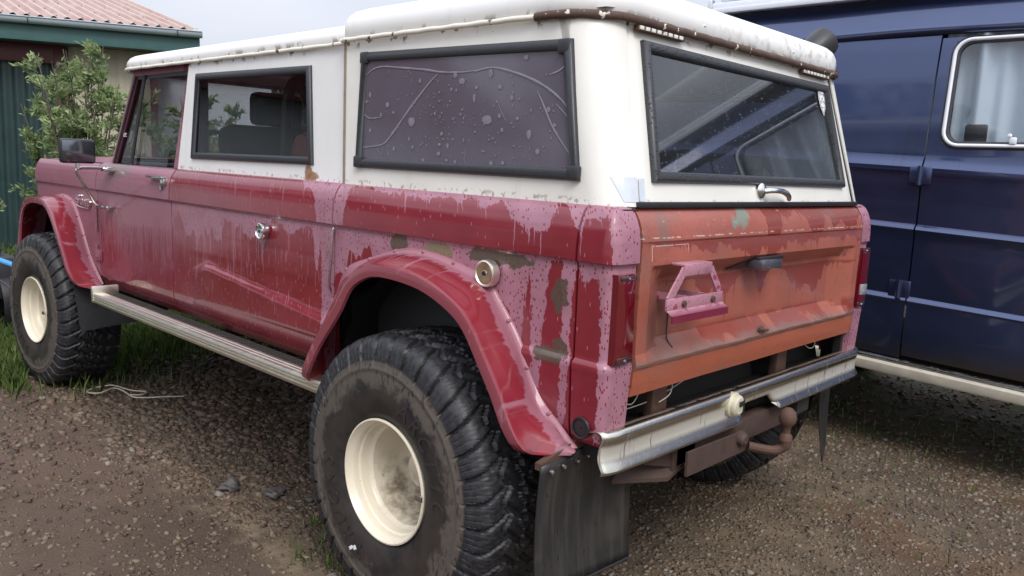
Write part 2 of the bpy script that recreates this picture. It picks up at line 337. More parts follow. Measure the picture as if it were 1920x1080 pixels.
M['rim'] = rim_mat()
M['gasket'] = simple('black_window_rubber', (.030, .031, .036), .42, nscale=60, namt=.25, bump=.15)
def wet_rubber():
    t = NT('wet_window_rubber'); V = t.co()
    vd = t.vor(V, scale=120); vc = t.vor(V, scale=120, out='Color'); sx = t.t.nodes.new('ShaderNodeSeparateColor'); t.t.links.new(vc, sx.inputs[0])
    dr = t.mul(t.step(vd, .4, .1), t.step(sx.outputs[0], .45, .5))
    return t.bsdf((.036, .037, .042), t.mixf(dr, .45, .08), 0, t.bump(dr, .8, .004))
M['wetgasket'] = wet_rubber()
M['black'] = simple('black_plastic', (.018, .018, .020), .45, nscale=40, namt=.2)
M['under'] = simple('underbody_grime', (.022, .018, .016), .8, nscale=12, namt=.5, bump=.3)
M['rubbermat'] = simple('black_step_rubber', (.030, .026, .022), .6, nscale=20, namt=.5)
def flapm():
    t = NT('mud_flap_rubber'); V = t.co(); t.co()
    n = t.noise(V, scale=6, detail=4); s = t.noise(t.vec(t.x, 0, t.mul(t.z, .1)), scale=40, detail=3)
    col = t.mix(t.step(s, .4, .75), (.021, .020, .020), (.044, .041, .037))
    d = t.step(t.noise(t.vec(t.x, 2, t.mul(t.z, .45)), scale=70, detail=1), .70, .72); col = t.mix(t.mul(d, .8), col, (.008, .008, .009))
    col = t.mix(t.mul(t.step(n, .55, .7), .35), col, (.07, .06, .048))
    return t.bsdf(col, t.mixf(d, .42, .12), 0, t.bump(n, .1, .01))
M['flap'] = flapm()
def chrome(name, col=(.62, .62, .60), rough=.22, dirt=.35, vert=True):
    t = NT(name); V = t.co(); t.co()
    n = t.noise(V, scale=18, detail=4, rough=.6)
    s = t.noise(t.vec(t.mul(t.x, 1), t.mul(t.y, 1), t.mul(t.z, .12)), scale=55, detail=2)
    st = t.step(s, .61, .66) if vert else t.step(n, .6, .7)
    m = t.mul(t.mx(t.mul(st, .9), t.mul(t.step(n, .5, .7), .6)), dirt*2)
    c = t.mix(m, col, (.20, .16, .11))
    return t.bsdf(c, t.math('MULTIPLY_ADD', m, .4, rough), t.math('SUBTRACT', 1.0, t.mul(m, .6)), t.bump(n, .06, .01))
M['chrome'] = chrome('dull_chrome', dirt=.28); M['trim'] = chrome('bright_trim', (.7, .7, .7), .15, .15)
M['alu'] = chrome('ribbed_aluminium', (.82, .78, .68), .38, .25, False)
def bumper_top():
    t = NT('bumper_steel'); V = t.co(); t.co()
    n = t.noise(V, scale=14, detail=5, rough=.6)
    s = t.noise(t.vec(t.x, 0, t.mul(t.z, .08)), scale=75, detail=2, rough=.6)
    up = t.mul(t.step(t.y, .008, .014), t.step(t.z, .77, .776))
    run = t.mul(t.step(s, .60, .64), t.step(t.z, .80, .74))
    col = t.mix(t.mul(run, .75), (.66, .63, .55), (.16, .13, .10))
    rust = t.mul(up, t.step(n, .40, .52)); col = t.mix(rust, col, t.mix(n, (.09, .055, .04), (.26, .17, .12)))
    dull = t.mul(t.step(t.z, .70, .72), t.step(t.z, .76, .745))
    return t.bsdf(col, t.add(t.mul(rust, .4), t.math('MULTIPLY_ADD', dull, .22, .24)), t.sub(1.0, t.mul(t.mx(rust, t.mx(t.mul(run, .6), t.mul(dull, .55))), .85)), t.bump(n, .08, .01))
M['bumper'] = bumper_top()
M['rust'] = simple('rusty_iron', (.085, .043, .029), .75, nscale=25, namt=.5, bump=.5)
M['rustpaint'] = simple('rusty_pink_steel', (.062, .036, .028), .7, nscale=22, namt=.4, bump=.3)
M['socket'] = simple('dirty_cream_plastic', (.50, .46, .34), .5, nscale=25, namt=.3)
M['lens'] = simple('red_lamp_lens', (.12, .004, .010), .10, nscale=10, namt=.25, coat=1)
M['lens2'] = simple('brown_lamp_lens', (.05, .018, .02), .14, nscale=12, namt=.4, coat=1)
M['tan'] = simple('tarnished_brass', (.30, .21, .12), .4, metal=.5, nscale=40, namt=.3)
M['clearlens'] = simple('grey_lamp_lens', (.30, .30, .31), .1, nscale=12, namt=.4, coat=1)
M['smoke'] = simple('smoked_lamp_lens', (.07, .07, .085), .12, nscale=14, namt=.4, coat=1)
M['pinkpaint'] = None
def bracket_paint():
    t = NT('pink_bracket_paint'); V = t.co(); t.co()
    n = t.noise(V, scale=30, detail=3); vd = t.vor(V, scale=110)
    col = t.mix(t.step(n, .36, .40), (.30, .05, .09), (.42, .20, .25)); col = t.mix(t.step(vd, .22, .18), col, (.20, .02, .04))
    low = t.step(t.z, 1.112, 1.098); col = t.mix(low, col, t.mix(n, (.15, .012, .035), (.20, .025, .05)))
    col = t.mix(t.step(t.noise(V, scale=25, detail=4), .66, .7), col, (.25, .2, .17))
    return t.bsdf(col, .3, 0, coat=.3)
M['pinkpaint'] = bracket_paint()
M['glass'] = glass('side_glass', (.55, .56, .58), 1, drops=.12, refl=.8); M['hatchglass'] = glass('rear_glass', (.30, .32, .34), 1, drops=.30, mixbase=.11, col=(.12, .13, .14))
M['film'] = glass('tinted_window_film', (.10, .075, .10), 1, rough=.10, col=(.100, .086, .108), mixbase=.85)
M['filmbub'] = simple('lifted_film', (.21, .19, .235), .3, nscale=20, namt=.2)
M['seat'] = simple('dark_seat_cloth', (.020, .020, .025), .8, nscale=25, namt=.4)
M['redseat'] = simple('orange_seat_vinyl', (.26, .06, .04), .5, nscale=25, namt=.3)
M['inpaint'] = simple('dark_cabin_lining', (.045, .046, .05), .75, nscale=8, namt=.3)
M['headliner'] = simple('grey_headliner', (.22, .23, .24), .8, nscale=8, namt=.2)
M['sticker'] = simple('white_sticker', (.75, .76, .76), .5, nscale=30, namt=.1)
M['ink'] = simple('dark_ink', (.03, .04, .05), .5)
M['lead'] = simple('bare_filler_patch', (.56, .60, .65), .4, nscale=40, namt=.15)
M['letters'] = simple('tyre_lettering', (.035, .031, .030), .3, nscale=30, namt=.3)
# ------------------------------------------------------------------ mesh helpers
class MB:
    """collects shapes, then links them as ONE mesh object"""
    def __init__(s): s.v = []; s.f = []
    def add(s, vs, fs):
        o = len(s.v); s.v += [tuple(v) for v in vs]; s.f += [tuple(i+o for i in f) for f in fs]; return s
    def box(s, x0, x1, y0, y1, z0, z1, bev=0.0, rot=None, at=None):
        bm = bmesh.new(); bmesh.ops.create_cube(bm, size=1)
        for v in bm.verts: v.co = Vector(((x0+x1)/2+v.co.x*(x1-x0), (y0+y1)/2+v.co.y*(y1-y0), (z0+z1)/2+v.co.z*(z1-z0)))
        if bev > 0: bmesh.ops.bevel(bm, geom=bm.edges[:], offset=bev, segments=2, affect='EDGES', profile=.5)
        if rot is not None:
            p = Vector(at) if at else Vector(((x0+x1)/2, (y0+y1)/2, (z0+z1)/2))
            for v in bm.verts: v.co = p + rot @ (v.co-p)
        return s.bmadd(bm)
    def bmadd(s, bm):
        bm.verts.index_update(); s.add([v.co[:] for v in bm.verts], [[v.index for v in f.verts] for f in bm.faces]); bm.free(); return s
    def grid(s, P, flip=False, skip=None, closed=False):
        """P[i][j] points"""
        n, m = len(P), len(P[0]); vs = [p for r in P for p in r]; fs = []
        for i in range(n-1):
            for j in range(m if closed else m-1):
                if skip and skip(i, j): continue
                j2 = (j+1) % m
                q = (i*m+j, i*m+j2, (i+1)*m+j2, (i+1)*m+j)
                fs.append(q[::-1] if flip else q)
        return s.add(vs, fs)
    def tube(s, pts, r, n=8, cap=True, flat=1.0, up=None):
        pts = [Vector(p) for p in pts]; rs = r if hasattr(r, '__len__') else [r]*len(pts); rings = []
        pn = None
        for i, p in enumerate(pts):
            t = (pts[min(i+1, len(pts)-1)]-pts[max(i-1, 0)]).normalized()
            if up is not None: a = t.cross(Vector(up)).normalized()
            elif pn is None: a = t.orthogonal().normalized()
            else: a = (pn - t*pn.dot(t)).normalized()
            pn = a; b = t.cross(a).normalized()
            rings.append([p + a*(rs[i]*math.cos(2*math.pi*k/n)) + b*(rs[i]*flat*math.sin(2*math.pi*k/n)) for k in range(n)])
        o = len(s.v); s.grid(rings, closed=True)
        if cap:
            s.f.append(tuple(o+k for k in range(n))[::-1]); e = o+(len(pts)-1)*n; s.f.append(tuple(e+k for k in range(n)))
        return s
    def rev(s, prof, n=48, axis='x', c=(0, 0, 0), a0=0, a1=2*math.pi):
        """prof: (along axis, radius)"""
        full = abs(a1-a0-2*math.pi) < 1e-6; k = n if full else n+1; rings = []
        for (h, r) in prof:
            row = []
            for i in range(k):
                a = a0+(a1-a0)*i/n; u, w = r*math.cos(a), r*math.sin(a)
                p = {'x': (h, u, w), 'y': (w, h, u), 'z': (u, w, h)}[axis]
                row.append((p[0]+c[0], p[1]+c[1], p[2]+c[2]))
            rings.append(row)
        return s.grid(rings, closed=full, flip=True)
    def prism(s, poly, d):
        """extrude a 3D polygon by vector d"""
        d = Vector(d); a = [Vector(p) for p in poly]; b = [p+d for p in a]; n = len(a)
        fs = [tuple(range(n))[::-1], tuple(range(n, 2*n))] + [(i, (i+1) % n, n+(i+1) % n, n+i) for i in range(n)]
        return s.add(a+b, fs)
    def each(s, name, mat, parent=None, smooth=35):
        """every loose piece becomes an object of its own; returns the first"""
        p = list(range(len(s.v)))
        def f(a):
            while p[a] != a: p[a] = p[p[a]]; a = p[a]
            return a
        for q in s.f:
            for k in q[1:]:
                a, b = f(q[0]), f(k)
                if a != b: p[b] = a
        groups = {}
        for q in s.f: groups.setdefault(f(q[0]), []).append(q)
        first = None
        for g in groups.values():
            ids = sorted({k for q in g for k in q}); mp = {k: i for i, k in enumerate(ids)}; m = MB(); m.v = [s.v[k] for k in ids]; m.f = [tuple(mp[k] for k in q) for q in g]
            o = m.build(name, mat, parent, smooth); first = first or o
        return first
    def build(s, name, mat, parent=None, smooth=35, shift=None):
        me = bpy.data.meshes.new(name); me.from_pydata([tuple(v) for v in s.v], [], s.f)
        bm = bmesh.new(); bm.from_mesh(me); bmesh.ops.remove_doubles(bm, verts=bm.verts, dist=1e-5); bmesh.ops.delete(bm, geom=[v for v in bm.verts if not v.link_faces], context='VERTS'); bmesh.ops.recalc_face_normals(bm, faces=bm.faces) if getattr(s, 'recalc', True) else None
        bm.to_mesh(me); bm.free()
        if smooth:
            me.polygons.foreach_set('use_smooth', [True]*len(me.polygons)); me.set_sharp_from_angle(angle=R(smooth))
        me.materials.append(mat); o = bpy.data.objects.new(name, me); scn.collection.objects.link(o)
        if parent is not None:
            o.parent = parent
            if parent.type == 'EMPTY' and parent.name in ('truck', 'van', 'trailer'): o.location = -parent.location   # their parts are written in yard coordinates
        return o
def tag(o, label=None, cat=None, group=None, kind=None):
    for k, v in (('label', label), ('category', cat), ('group', group), ('kind', kind)):
        if v: o[k] = v
    return o
def empty(name, loc, label, cat, rz=0):
    o = bpy.data.objects.new(name, None); scn.collection.objects.link(o); o.location = loc; o.rotation_euler.z = rz; o.empty_display_size = .2
    return tag(o, label, cat)
def lerp(a, b, t): return a+(b-a)*t
def interp(x, pts):
    if x <= pts[0][0]: return pts[0][1]
    for (a, b), (c, d) in zip(pts, pts[1:]):
        if x <= c: return lerp(b, d, (x-a)/(c-a))
    return pts[-1][1]
def smooth_path(pts, n=6):
    """Catmull-Rom through points"""
    P = [Vector(p) for p in pts]; out = []
    for i in range(len(P)-1):
        p0 = P[max(i-1, 0)]; p1 = P[i]; p2 = P[i+1]; p3 = P[min(i+2, len(P)-1)]
        for k in range(n):
            t = k/n; out.append(.5*((2*p1)+(-p0+p2)*t+(2*p0-5*p1+4*p2-p3)*t*t+(-p0+3*p1-3*p2+p3)*t**3))
    return out+[P[-1]]
def arange(a, b, st):
    n = max(1, int(round(abs(b-a)/st))); return [a+(b-a)*i/n for i in range(n+1)]
def frame_bars(corners, w, th, nrm, bulge=.35):
    """mitred window rubber: loop of four bars, each with a rounded section"""
    C = [Vector(c) for c in corners]; nrm = Vector(nrm).normalized(); ctr = sum(C, Vector())/4; n = len(C); secs = []
    for i in range(n):
        a = C[i-1]; b = C[i]; c = C[(i+1) % n]
        d1 = (a-b).normalized(); d2 = (c-b).normalized(); m = (d1+d2).normalized(); sn = math.sin(d1.angle(d2)/2)
        secs.append((b, m, sn))
    prof = [(0, -.6), (0, .25), (.1, .7), (.3, 1.0), (.6, 1.05), (.85, .75), (1, .2), (1, -.6)]
    rings = []
    for (b, m, sn) in secs: rings.append([b+m*(w*u/sn)+nrm*(th*h) for u, h in prof])
    mb = MB(); rings.append(rings[0]); mb.grid(rings); return mb

# ------------------------------------------------------------------ the red truck
TRUCK = empty('truck', (0, 2.3, 0), 'red and white off road truck with streaked paint, cream hardtop and huge mud tyres', 'truck')
W = .87
OFF = [(.66, .075), (.69, .055), (.72, .032), (.76, .016), (.80, .009), (.935, .002), (.950, .0), (.962, .002), (.972, .012), (1.10, .011), (1.19, .010), (1.218, .011), (1.226, .009), (1.233, .0), (1.255, .0), (1.29, .002), (1.32, .007), (1.345, .016), (1.362, .026), (1.372, .036), (1.377, .046)]
def offz(z, y):
    """how far the body side stands in from its widest line"""
    if y > 1.235 and y < 2.58:
        zl = .958+(min(y, 2.214)-2.214)*.0914
        if y > 2.214: zl -= (y-2.214)*.30
        dz = zl-.955; base = interp(z, [p for p in OFF if p[0] < .9 or p[0] > .99])
        if y > 2.36: return interp(z, [(.66, .075), (.69, .055), (.72, .032), (.76, .016), (.80, .012)]+[p for p in OFF if p[0] > .99])
        k = min(1, max(0, (2.36-y)/.12)); led = interp(z-dz, [(.80, .008), (.925, .001), (.945, -.003), (.958, -.001), (.975, .012), (1.0, .012)])
        return lerp(.012, led, k) if .80 < z < 1.0 else (interp(z, OFF) if z <= .8 else base)
    if y >= 2.58: return interp(z, [(.66, .075), (.69, .055), (.72, .032), (.76, .016), (.80, .012)]+[p for p in OFF if p[0] > .99])
    return interp(z, OFF)
ZR = sorted(set([round(z, 4) for z in arange(.66, 1.377, .0135)] + [p[0] for p in OFF]))
def path_side(y0, y1, st=.02): return [(-W, y, -1.0, 0.0) for y in arange(y0, y1, st)]
def arc(cx, cy, r, a0, a1, n=8): return [(cx+r*math.cos(lerp(a0, a1, i/n)), cy+r*math.sin(lerp(a0, a1, i/n)), math.cos(lerp(a0, a1, i/n)), math.sin(lerp(a0, a1, i/n))) for i in range(n+1)]
def body_panel(name, path, z0, z1, parent, s=-1, hole=None, mat='paint', wob=0.0, lip=True):
    zs = [z for z in ZR if z0-.001 <= z <= z1+.001]
    if abs(zs[0]-z0) > .003: zs = [z0]+zs
    P = []
    for (x, y, nx, ny) in path:
        row = []
        for z in zs:
            o = offz(z, y); w = wob*math.sin(y*7+1.3)*math.sin(z*9)
            xx, yy = x-nx*(o+w), y-ny*(o+w); row.append((xx if s < 0 else -xx, yy, z))
        P.append(row)
    mb = MB(); skip = None
    if hole: skip = lambda i, j: hole((path[i][1]+path[i+1][1])/2, (zs[j]+zs[j+1])/2)
    mb.grid(P, skip=skip)
    if lip:   # returned edges give the panel gaps their depth
        for k in (0, -1):
            r = P[k]; x, y, nx, ny = path[k]; sx = 1 if s < 0 else -1
            mb.grid([r, [(p[0]-nx*.03*sx, p[1]-ny*.03, p[2]) for p in r]], skip=(lambda i, j: hole(y, (zs[j]+zs[j+1])/2)) if hole else None)
    return mb.build(name, M[mat], parent, smooth=50)

R_BODY = [(1.235, .72), (1.225, .85), (1.211, .939), (1.143, 1.073), (.999, 1.128), (.849, 1.171), (.717, 1.177), (.592, 1.159), (.463, 1.127), (.405, 1.073), (.325, .979), (.244, .842), (.161, .772), (.101, .728)]
R_LIP = [(-1.00, 1.195, .70), (-1.02, 1.177, .735), (-1.02, 1.106, .852), (-1.02, .989, .989), (-1.02, .926, 1.076), (-1.02, .87, 1.117), (-1.02, .788, 1.144), (-1.02, .658, 1.145), (-1.02, .537, 1.128), (-1.02, .422, 1.085), (-1.02, .355, 1.036), (-1.02, .287, .947), (-1.02, .233, .871), (-1.015, .19, .79), (-1.00, .150, .735), (-.95, .12, .722), (-.885, .09, .715)]
F_BODY = [(4.50, .74), (4.47, .90), (4.40, 1.03), (4.28, 1.11), (4.12, 1.155), (3.98, 1.155), (3.87, 1.12), (3.779, 1.019), (3.652, .849), (3.52, .747), (3.47, .712)]
F_LIP = [(-1.0, 4.44, .70), (-1.02, 4.40, .78), (-1.02, 4.37, .91), (-1.02, 4.32, 1.041), (-1.02, 4.236, 1.118), (-1.02, 4.08, 1.152), (-1.02, 3.90, 1.150), (-1.02, 3.84, 1.135), (-1.02, 3.761, 1.083), (-1.02, 3.66, .98), (-1.02, 3.568, .866), (-1.02, 3.50, .785), (-1.00, 3.44, .725), (-.95, 3.40, .705), (-.885, 3.40, .70)]
def inside(poly, y, z, sh=.022):
    cy = sum(p[0] for p in poly)/len(poly); cz = .85
    pts = [(p[0]+(cy-p[0])*sh*2.2, p[1]+(cz-p[1])*sh*2.2) for p in poly]; pts = pts+[(pts[-1][0], .3), (pts[0][0], .3)]
    c = False; n = len(pts); j = n-1
    for i in range(n):
        (yi, zi), (yj, zj) = pts[i], pts[j]
        if (zi > z) != (zj > z) and y < (yj-yi)*(z-zi)/(zj-zi)+yi: c = not c
        j = i
    return c
rh = lambda y, z: inside(R_BODY, y, z)
fh = lambda y, z: inside(F_BODY, y, z)
corner_path = [(-W, y, -1., 0.) for y in arange(.116, .04, .012)] + arc(-.835, .035, .035, math.pi, 1.5*math.pi, 7) + [(x, 0, 0., -1.) for x in arange(-.83, -.757, .012)]
front_path = path_side(3.503, 4.50) + [(p[0], p[1], p[2], p[3]) for p in arc(-.77, 4.52, .10, math.pi, .5*math.pi, 8)]
QP = None
for s in (-1, 1):
    q = body_panel('quarter_panel', path_side(.124, 1.231), .72, 1.377, TRUCK, s, rh, wob=.001)
    if s < 0: QP = q
    body_panel('corner_panel', corner_path, .745, 1.377, TRUCK, s, wob=.001)
    sp = body_panel('side_panel', path_side(1.241, 2.568), .69, 1.377, TRUCK, s, wob=.0012)
    if s < 0: SP = sp
    dr = body_panel('door', path_side(2.577, 3.494), .69, 1.377, TRUCK, s, lambda y, z: fh(y, z) , wob=.001)
    if s < 0: DOOR = dr
    fe = body_panel('front_fender', front_path, .70, 1.372, TRUCK, s, fh, wob=.001)
    if s < 0: FEND = fe
    # dark inner skin behind the panel gaps
    mb = MB(); P = []
    ys = arange(.05, 4.45, .03); zs = [.70, .80, .9, 1.0, 1.1, 1.2, 1.3, 1.365]
    mb.grid([[(s*(W-.055), y, z) for z in zs] for y in ys], skip=lambda i, j: rh(ys[i]+.015, (zs[j]+zs[j+1])/2) or fh(ys[i]+.015, (zs[j]+zs[j+1])/2))
    mb.box(s*.80, s*.735, .03, .06, .76, 1.37)
    mb.build('inner_skin', M['black'], TRUCK, smooth=None)
    # flares
    for body, lipp, nm in ((R_BODY, R_LIP, 'rear'), (F_BODY, F_LIP, 'front')):
        B = smooth_path([(s*.861, y, z) for y, z in body], 6); L = smooth_path([(p[0]*-s, p[1], p[2]) for p in lipp], 6)
        def resamp(Q, n):
            d = [0]
            for a, b in zip(Q, Q[1:]): d.append(d[-1]+(b-a).length)
            out = []
            for i in range(n):
                t = d[-1]*i/(n-1); k = max(0, min(len(Q)-2, next((j for j in range(len(d)-1) if d[j+1] >= t), len(Q)-2)))
                out.append(Q[k].lerp(Q[k+1], (t-d[k])/max(1e-9, d[k+1]-d[k])))
            return out
        N = 70; B = resamp(B, N); L = resamp(L, N); ctr = Vector((0, .69 if nm == 'rear' else 4.0, .62)); rows = []
        for b, l in zip(B, L):
            out = Vector((0, b.y-ctr.y, b.z-ctr.z)).normalized(); row = [b+out*.016+Vector((s*-.002, 0, 0)), b+out*.014+Vector((s*.006, 0, 0)), b+out*.004+Vector((s*.012, 0, 0))]
            for k in range(1, 8):
                t = k/8; bow = math.sin(t*math.pi)*.014
                row.append(b.lerp(l, t)+out*bow*(1 if t > .2 else .5))
            ol = Vector((0, l.y-ctr.y, l.z-ctr.z)).normalized()
            row += [l+ol*.004-Vector((s*.006, 0, 0)), l+ol*.003+Vector((s*.003, 0, 0)), l+Vector((s*.005, 0, 0))-ol*.006, l-ol*.03+Vector((s*.003, 0, 0)), l-ol*.034-Vector((s*.006, 0, 0)), l-ol*.03-Vector((s*.012, 0, 0)), b.lerp(l, .45)-out*.012, b-out*.01]
            rows.append(row)
        mb = MB(); mb.grid(rows)
        fl = mb.build('wheel_flare', M['flare'], TRUCK, smooth=45)
        if s < 0:
            bolts = MB()
            for k in range(4, N-4, 6):
                b = B[k]; out = Vector((0, b.y-ctr.y, b.z-ctr.z)).normalized(); p = b+out*.010
                bolts.rev([(-.015, .001), (-.015, .004), (-.008, .007), (.0, .0075)], 8, 'x', (p.x+s*-.002, p.y, p.z))
            bo = bolts.each('flare_bolt', M['flare'], fl, smooth=60)

# shelf along the tub top, tub floor, bulkheads
mb = MB()
for s in (-1, 1): mb.box(*sorted((s*.70, s*.832)), .05, 3.42, 1.34, 1.3755, .004)
mb.box(-.70, .70, .045, .10, 1.34, 1.3735, .004); mb.build('tub_rail', M['paint'], TRUCK)
mb = MB().box(-.80, .80, .06, 3.5, .70, .735).box(-.78, .78, 3.46, 3.50, .70, 1.36); mb.build('floor_pan', M['under'], TRUCK, smooth=None)
# bonnet and nose
P = []
for y in arange(3.42, 4.58, .05):
    row = []
    for x in arange(-.82, .82, .05):
        e = abs(x)/.82; z = 1.376+.028*(1-e**4)-.02*max(0, (y-4.3)/.28)**2; row.append((x, y, z))
    P.append(row)
hood = MB().grid(P).build('bonnet', M['paint'], TRUCK, smooth=50)
nose = MB().box(-.77, .77, 4.585, 4.62, .95, 1.365, .012).build('grille', M['trim'], TRUCK)
g = MB()
for z in arange(1.02, 1.30, .045): g.box(-.5, .5, 4.622, 4.63, z-.012, z+.012, .003)
g.each('grille_bar', M['black'], nose)
for s in (-1, 1): MB().rev([(4.621, .001), (4.66, .06), (4.655, .085), (4.622, .095)], 28, 'y', (s*.63, 0, 1.16)).build('headlight', M['clearlens'], TRUCK)
MB().box(-.86, .86, 4.66, 4.78, .72, .84, .02).build('front_bumper', M['bumper'], TRUCK)

# ---- tailgate
def ty(z):   # rear face of the gate as a curve
    return interp(z, [(.865, .012), (.90, .004), (.955, .0), (1.225, .0), (1.235, .0), (1.29, .001), (1.32, .006), (1.345, .016), (1.362, .028), (1.374, .043)])
mb = MB(); zs = [.868, .885, .90, .92, .94, .950, .957, .985, 1.0, 1.005, 1.08, 1.15, 1.172, 1.178, 1.21, 1.222, 1.229, 1.275, 1.281, 1.287, 1.293, 1.31, 1.325, 1.34, 1.352, 1.362, 1.369, 1.374]
xs = sorted(arange(-.748, .748, .03)+[-.70, -.575, .70, .575])
def gdepth(x, z):
    ax = abs(x); d = 0.0
    # recess: vertical inner floor 34 mm in, ramps on all sides
    fx = min(1, max(0, (.700-ax)/.125)); fzt = min(1, max(0, (1.222-z)/.046)); fzb = min(1, max(0, (z-.957)/.048))
    d = .052*min(fx, fzt, fzb) if .957 < z < 1.222 and ax < .70 else 0
    if z > 1.287: d -= 0
    elif 1.229 < z <= 1.281: d += .004 if ax < .72 else 0
    if .944 < z < .965: d -= .007*math.sin(math.pi*(z-.944)/.021)*(1+.3*math.sin(x*23)+.25*math.sin(x*61))
    return d
P = [[(x, ty(z)+gdepth(x, z)+.0012*math.sin(x*9+z*13), z) for z in zs] for x in xs]
mb.grid(P); mb.grid([P[0], [(p[0], p[1]+.03, p[2]) for p in P[0]]]); mb.grid([P[-1], [(p[0], p[1]+.03, p[2]) for p in P[-1]]])
mb.grid([[r[0] for r in P], [(r[0][0], r[0][1]+.035, r[0][2]) for r in P]]); mb.grid([[r[-1] for r in P], [(r[-1][0], r[-1][1]+.035, r[-1][2]+.001) for r in P]])
GATE = mb.build('tailgate', M['tail'], TRUCK, smooth=13)
# embossed left plate outline and the dent with its hole
# plate bracket
b = MB()
y0 = -.012
fr = [(-.585, 1.236), (-.455, 1.233)]
def bar(mb, a, b, w, th=.006, y=-.03, y2=None):
    a = Vector((a[0], y, a[1])); b = Vector((b[0], y if y2 is None else y2, b[1])); d = (b-a).normalized(); n = Vector((0, -1, 0)); t = d.cross(n).normalized()*w/2
    mb.prism([a-t, a+t, b+t, b-t], (0, th, 0))
MX = lambda u, v: ((u-1200)/1.0)
b.box(-.625, -.485, -.055, -.012, 1.222, 1.229, .002); b.box(-.625, -.485, -.058, -.052, 1.196, 1.229, .002)
bar(b, (-.622, 1.214), (-.690, 1.135), .024, y=-.057); bar(b, (-.488, 1.210), (-.430, 1.140), .024, y=-.0575)
b.box(-.705, -.415, -.060, -.053, 1.108, 1.140, .002)
b.prism([(-.705, -.060, 1.109), (-.415, -.060, 1.109), (-.415, -.080, 1.095), (-.705, -.080, 1.095)], (0, .005, .003))
b.prism([(-.705, -.080, 1.098), (-.415, -.080, 1.098), (-.415, -.080, 1.078), (-.705, -.080, 1.078)], (0, .005, 0))
b.box(-.60, -.58, -.055, .05, 1.12, 1.138); b.box(-.50, -.48, -.055, .05, 1.12, 1.138)
BR = b.build('plate_bracket', M['pinkpaint'], GATE)
b = MB()
for x in (-.625, -.475): b.rev([(-.0665, .001), (-.0665, .008), (-.0605, .010)], 12, 'y', (x, 0, 1.123))
b.each('bracket_screw', M['rust'], GATE)
# number plate light under the fold
b = MB().prism([(-.225, .040, 1.178), (.085, .040, 1.178), (.06, .006, 1.214), (-.10, .006, 1.214)], (0, .02, 0.006)).box(-.11, .055, -.012, .03, 1.205, 1.216, .002); PL = b.build('plate_light', M['black'], GATE)
MB().box(-.115, .02, -.028, .03, 1.176, 1.208, .008).build('light_lens', M['smoke'], GATE)
b = MB().tube(smooth_path([(-.53, .046, 1.085), (-.531, .046, 1.05), (-.535, .042, 1.0), (-.537, .018, .975)], 3), .0022, 5)
b.build('loose_wire', M['black'], GATE)
b = MB().rev([(-.006, .001), (-.006, .010), (-.002, .016), (.006, .018)], 14, 'y', (-.03, .0, .968)); b.tube([(-.05, -.004, .975), (.0, -.008, .968)], .005, 6); b.build('gate_catch', M['rust'], GATE)
for s in (-1, 1):
    b = MB(); pts = [(s*.845, .0), (s*.772, .0)]
    L = [(.850, 1.207), (.778, 1.204), (.768, .968), (.846, .972)]
    P = []
    for i in range(5):
        t = i/4; xa = lerp(L[0][0], L[1][0], t); xb = lerp(L[3][0], L[2][0], t); dome = -.014*math.sin(math.pi*min(1, max(0, .12+.76*t))); wrap = .010*max(0, (xa-.832)/.01)
        P.append([(s*lerp(xb, xa, k/8), -.003+dome*(.55 if 0 < k < 8 else .1), lerp(L[3][1], L[0][1], k/8)) for k in range(9)])
    b.grid(P); b.grid([P[0], [(p[0], .02, p[2]) for p in P[0]]]); b.grid([P[-1], [(p[0], .02, p[2]) for p in P[-1]]])
    b.grid([[r[0] for r in P], [(r[0][0], .02, r[0][2]) for r in P]]); b.grid([[r[-1] for r in P], [(r[-1][0], .02, r[-1][2]) for r in P]])
    lp = b.build('tail_lamp', M['lens'], TRUCK)
    b = MB().box(*sorted((s*.772, s*.838)), -.0095, .004, .972, .990, .002); b.box(*sorted((s*.776, s*.840)), -.0095, .004, 1.190, 1.203, .002); b.each('lamp_end', M['lens2'], lp)
    b = MB()
    for z in (.980, 1.196): b.rev([(-.013, .001), (-.013, .0040), (-.008, .0045)], 8, 'y', (s*.806, 0, z))
    b.each('lamp_screw', M['trim'], lp)
    if s > 0: MB().box(.776, .838, -.0135, .0, 1.02, 1.062, .003).build('reverse_lens', M['clearlens'], lp)
# side details
CAP = []
for (y, z, r) in ((.436, 1.159, .040), (1.703, 1.166, .033)):
    b = MB().rev([(-.868, r*.98), (-.886, r), (-.893, r*.96), (-.895, r*.86), (-.890, r*.76), (-.889, r*.30), (-.893, r*.26), (-.893, .002)], 36, 'x', (0, y, z))
    c = b.build('fuel_cap', M['trim'] if y > 1 else M['alu'], TRUCK)
    MB().rev([(-.896, .002), (-.896, r*.17), (-.892, r*.2)], 16, 'x', (0, y, z)).build('cap_lock', M['black'], c)
    if y < 1: MB().rev([(-.8905, r*.22), (-.8925, r*.30), (-.8925, r*.72), (-.8905, r*.76)], 28, 'x', (0, y, z)).build('cap_face', M['tan'], c)
MB().tube(smooth_path([(-.868, 1.222, 1.222), (-.874, 1.226, 1.20), (-.876, 1.232, 1.10), (-.876, 1.240, 1.02), (-.866, 1.242, .99)], 5), [.002]+[.0085]*19+[.002], 8, flat=.55).build('door_edge_trim', M['trim'], TRUCK)
b = MB().box(-.895, -.868, 2.60, 2.775, 1.327, 1.339, .004).box(-.886, -.862, 2.60, 2.65, 1.30, 1.33, .004); h = b.build('door_handle', M['trim'], DOOR)
MB().rev([(-.872, .010), (-.878, .010), (-.879, .002)], 12, 'x', (0, 2.655, 1.285)).build('door_lock', M['trim'], DOOR)
b = MB()
for z0, z1 in ((1.0, 1.17), (.86, .93)):
    b.tube([(-.868, 3.515, z0), (-.868, 3.515, z1)], .008, 8)
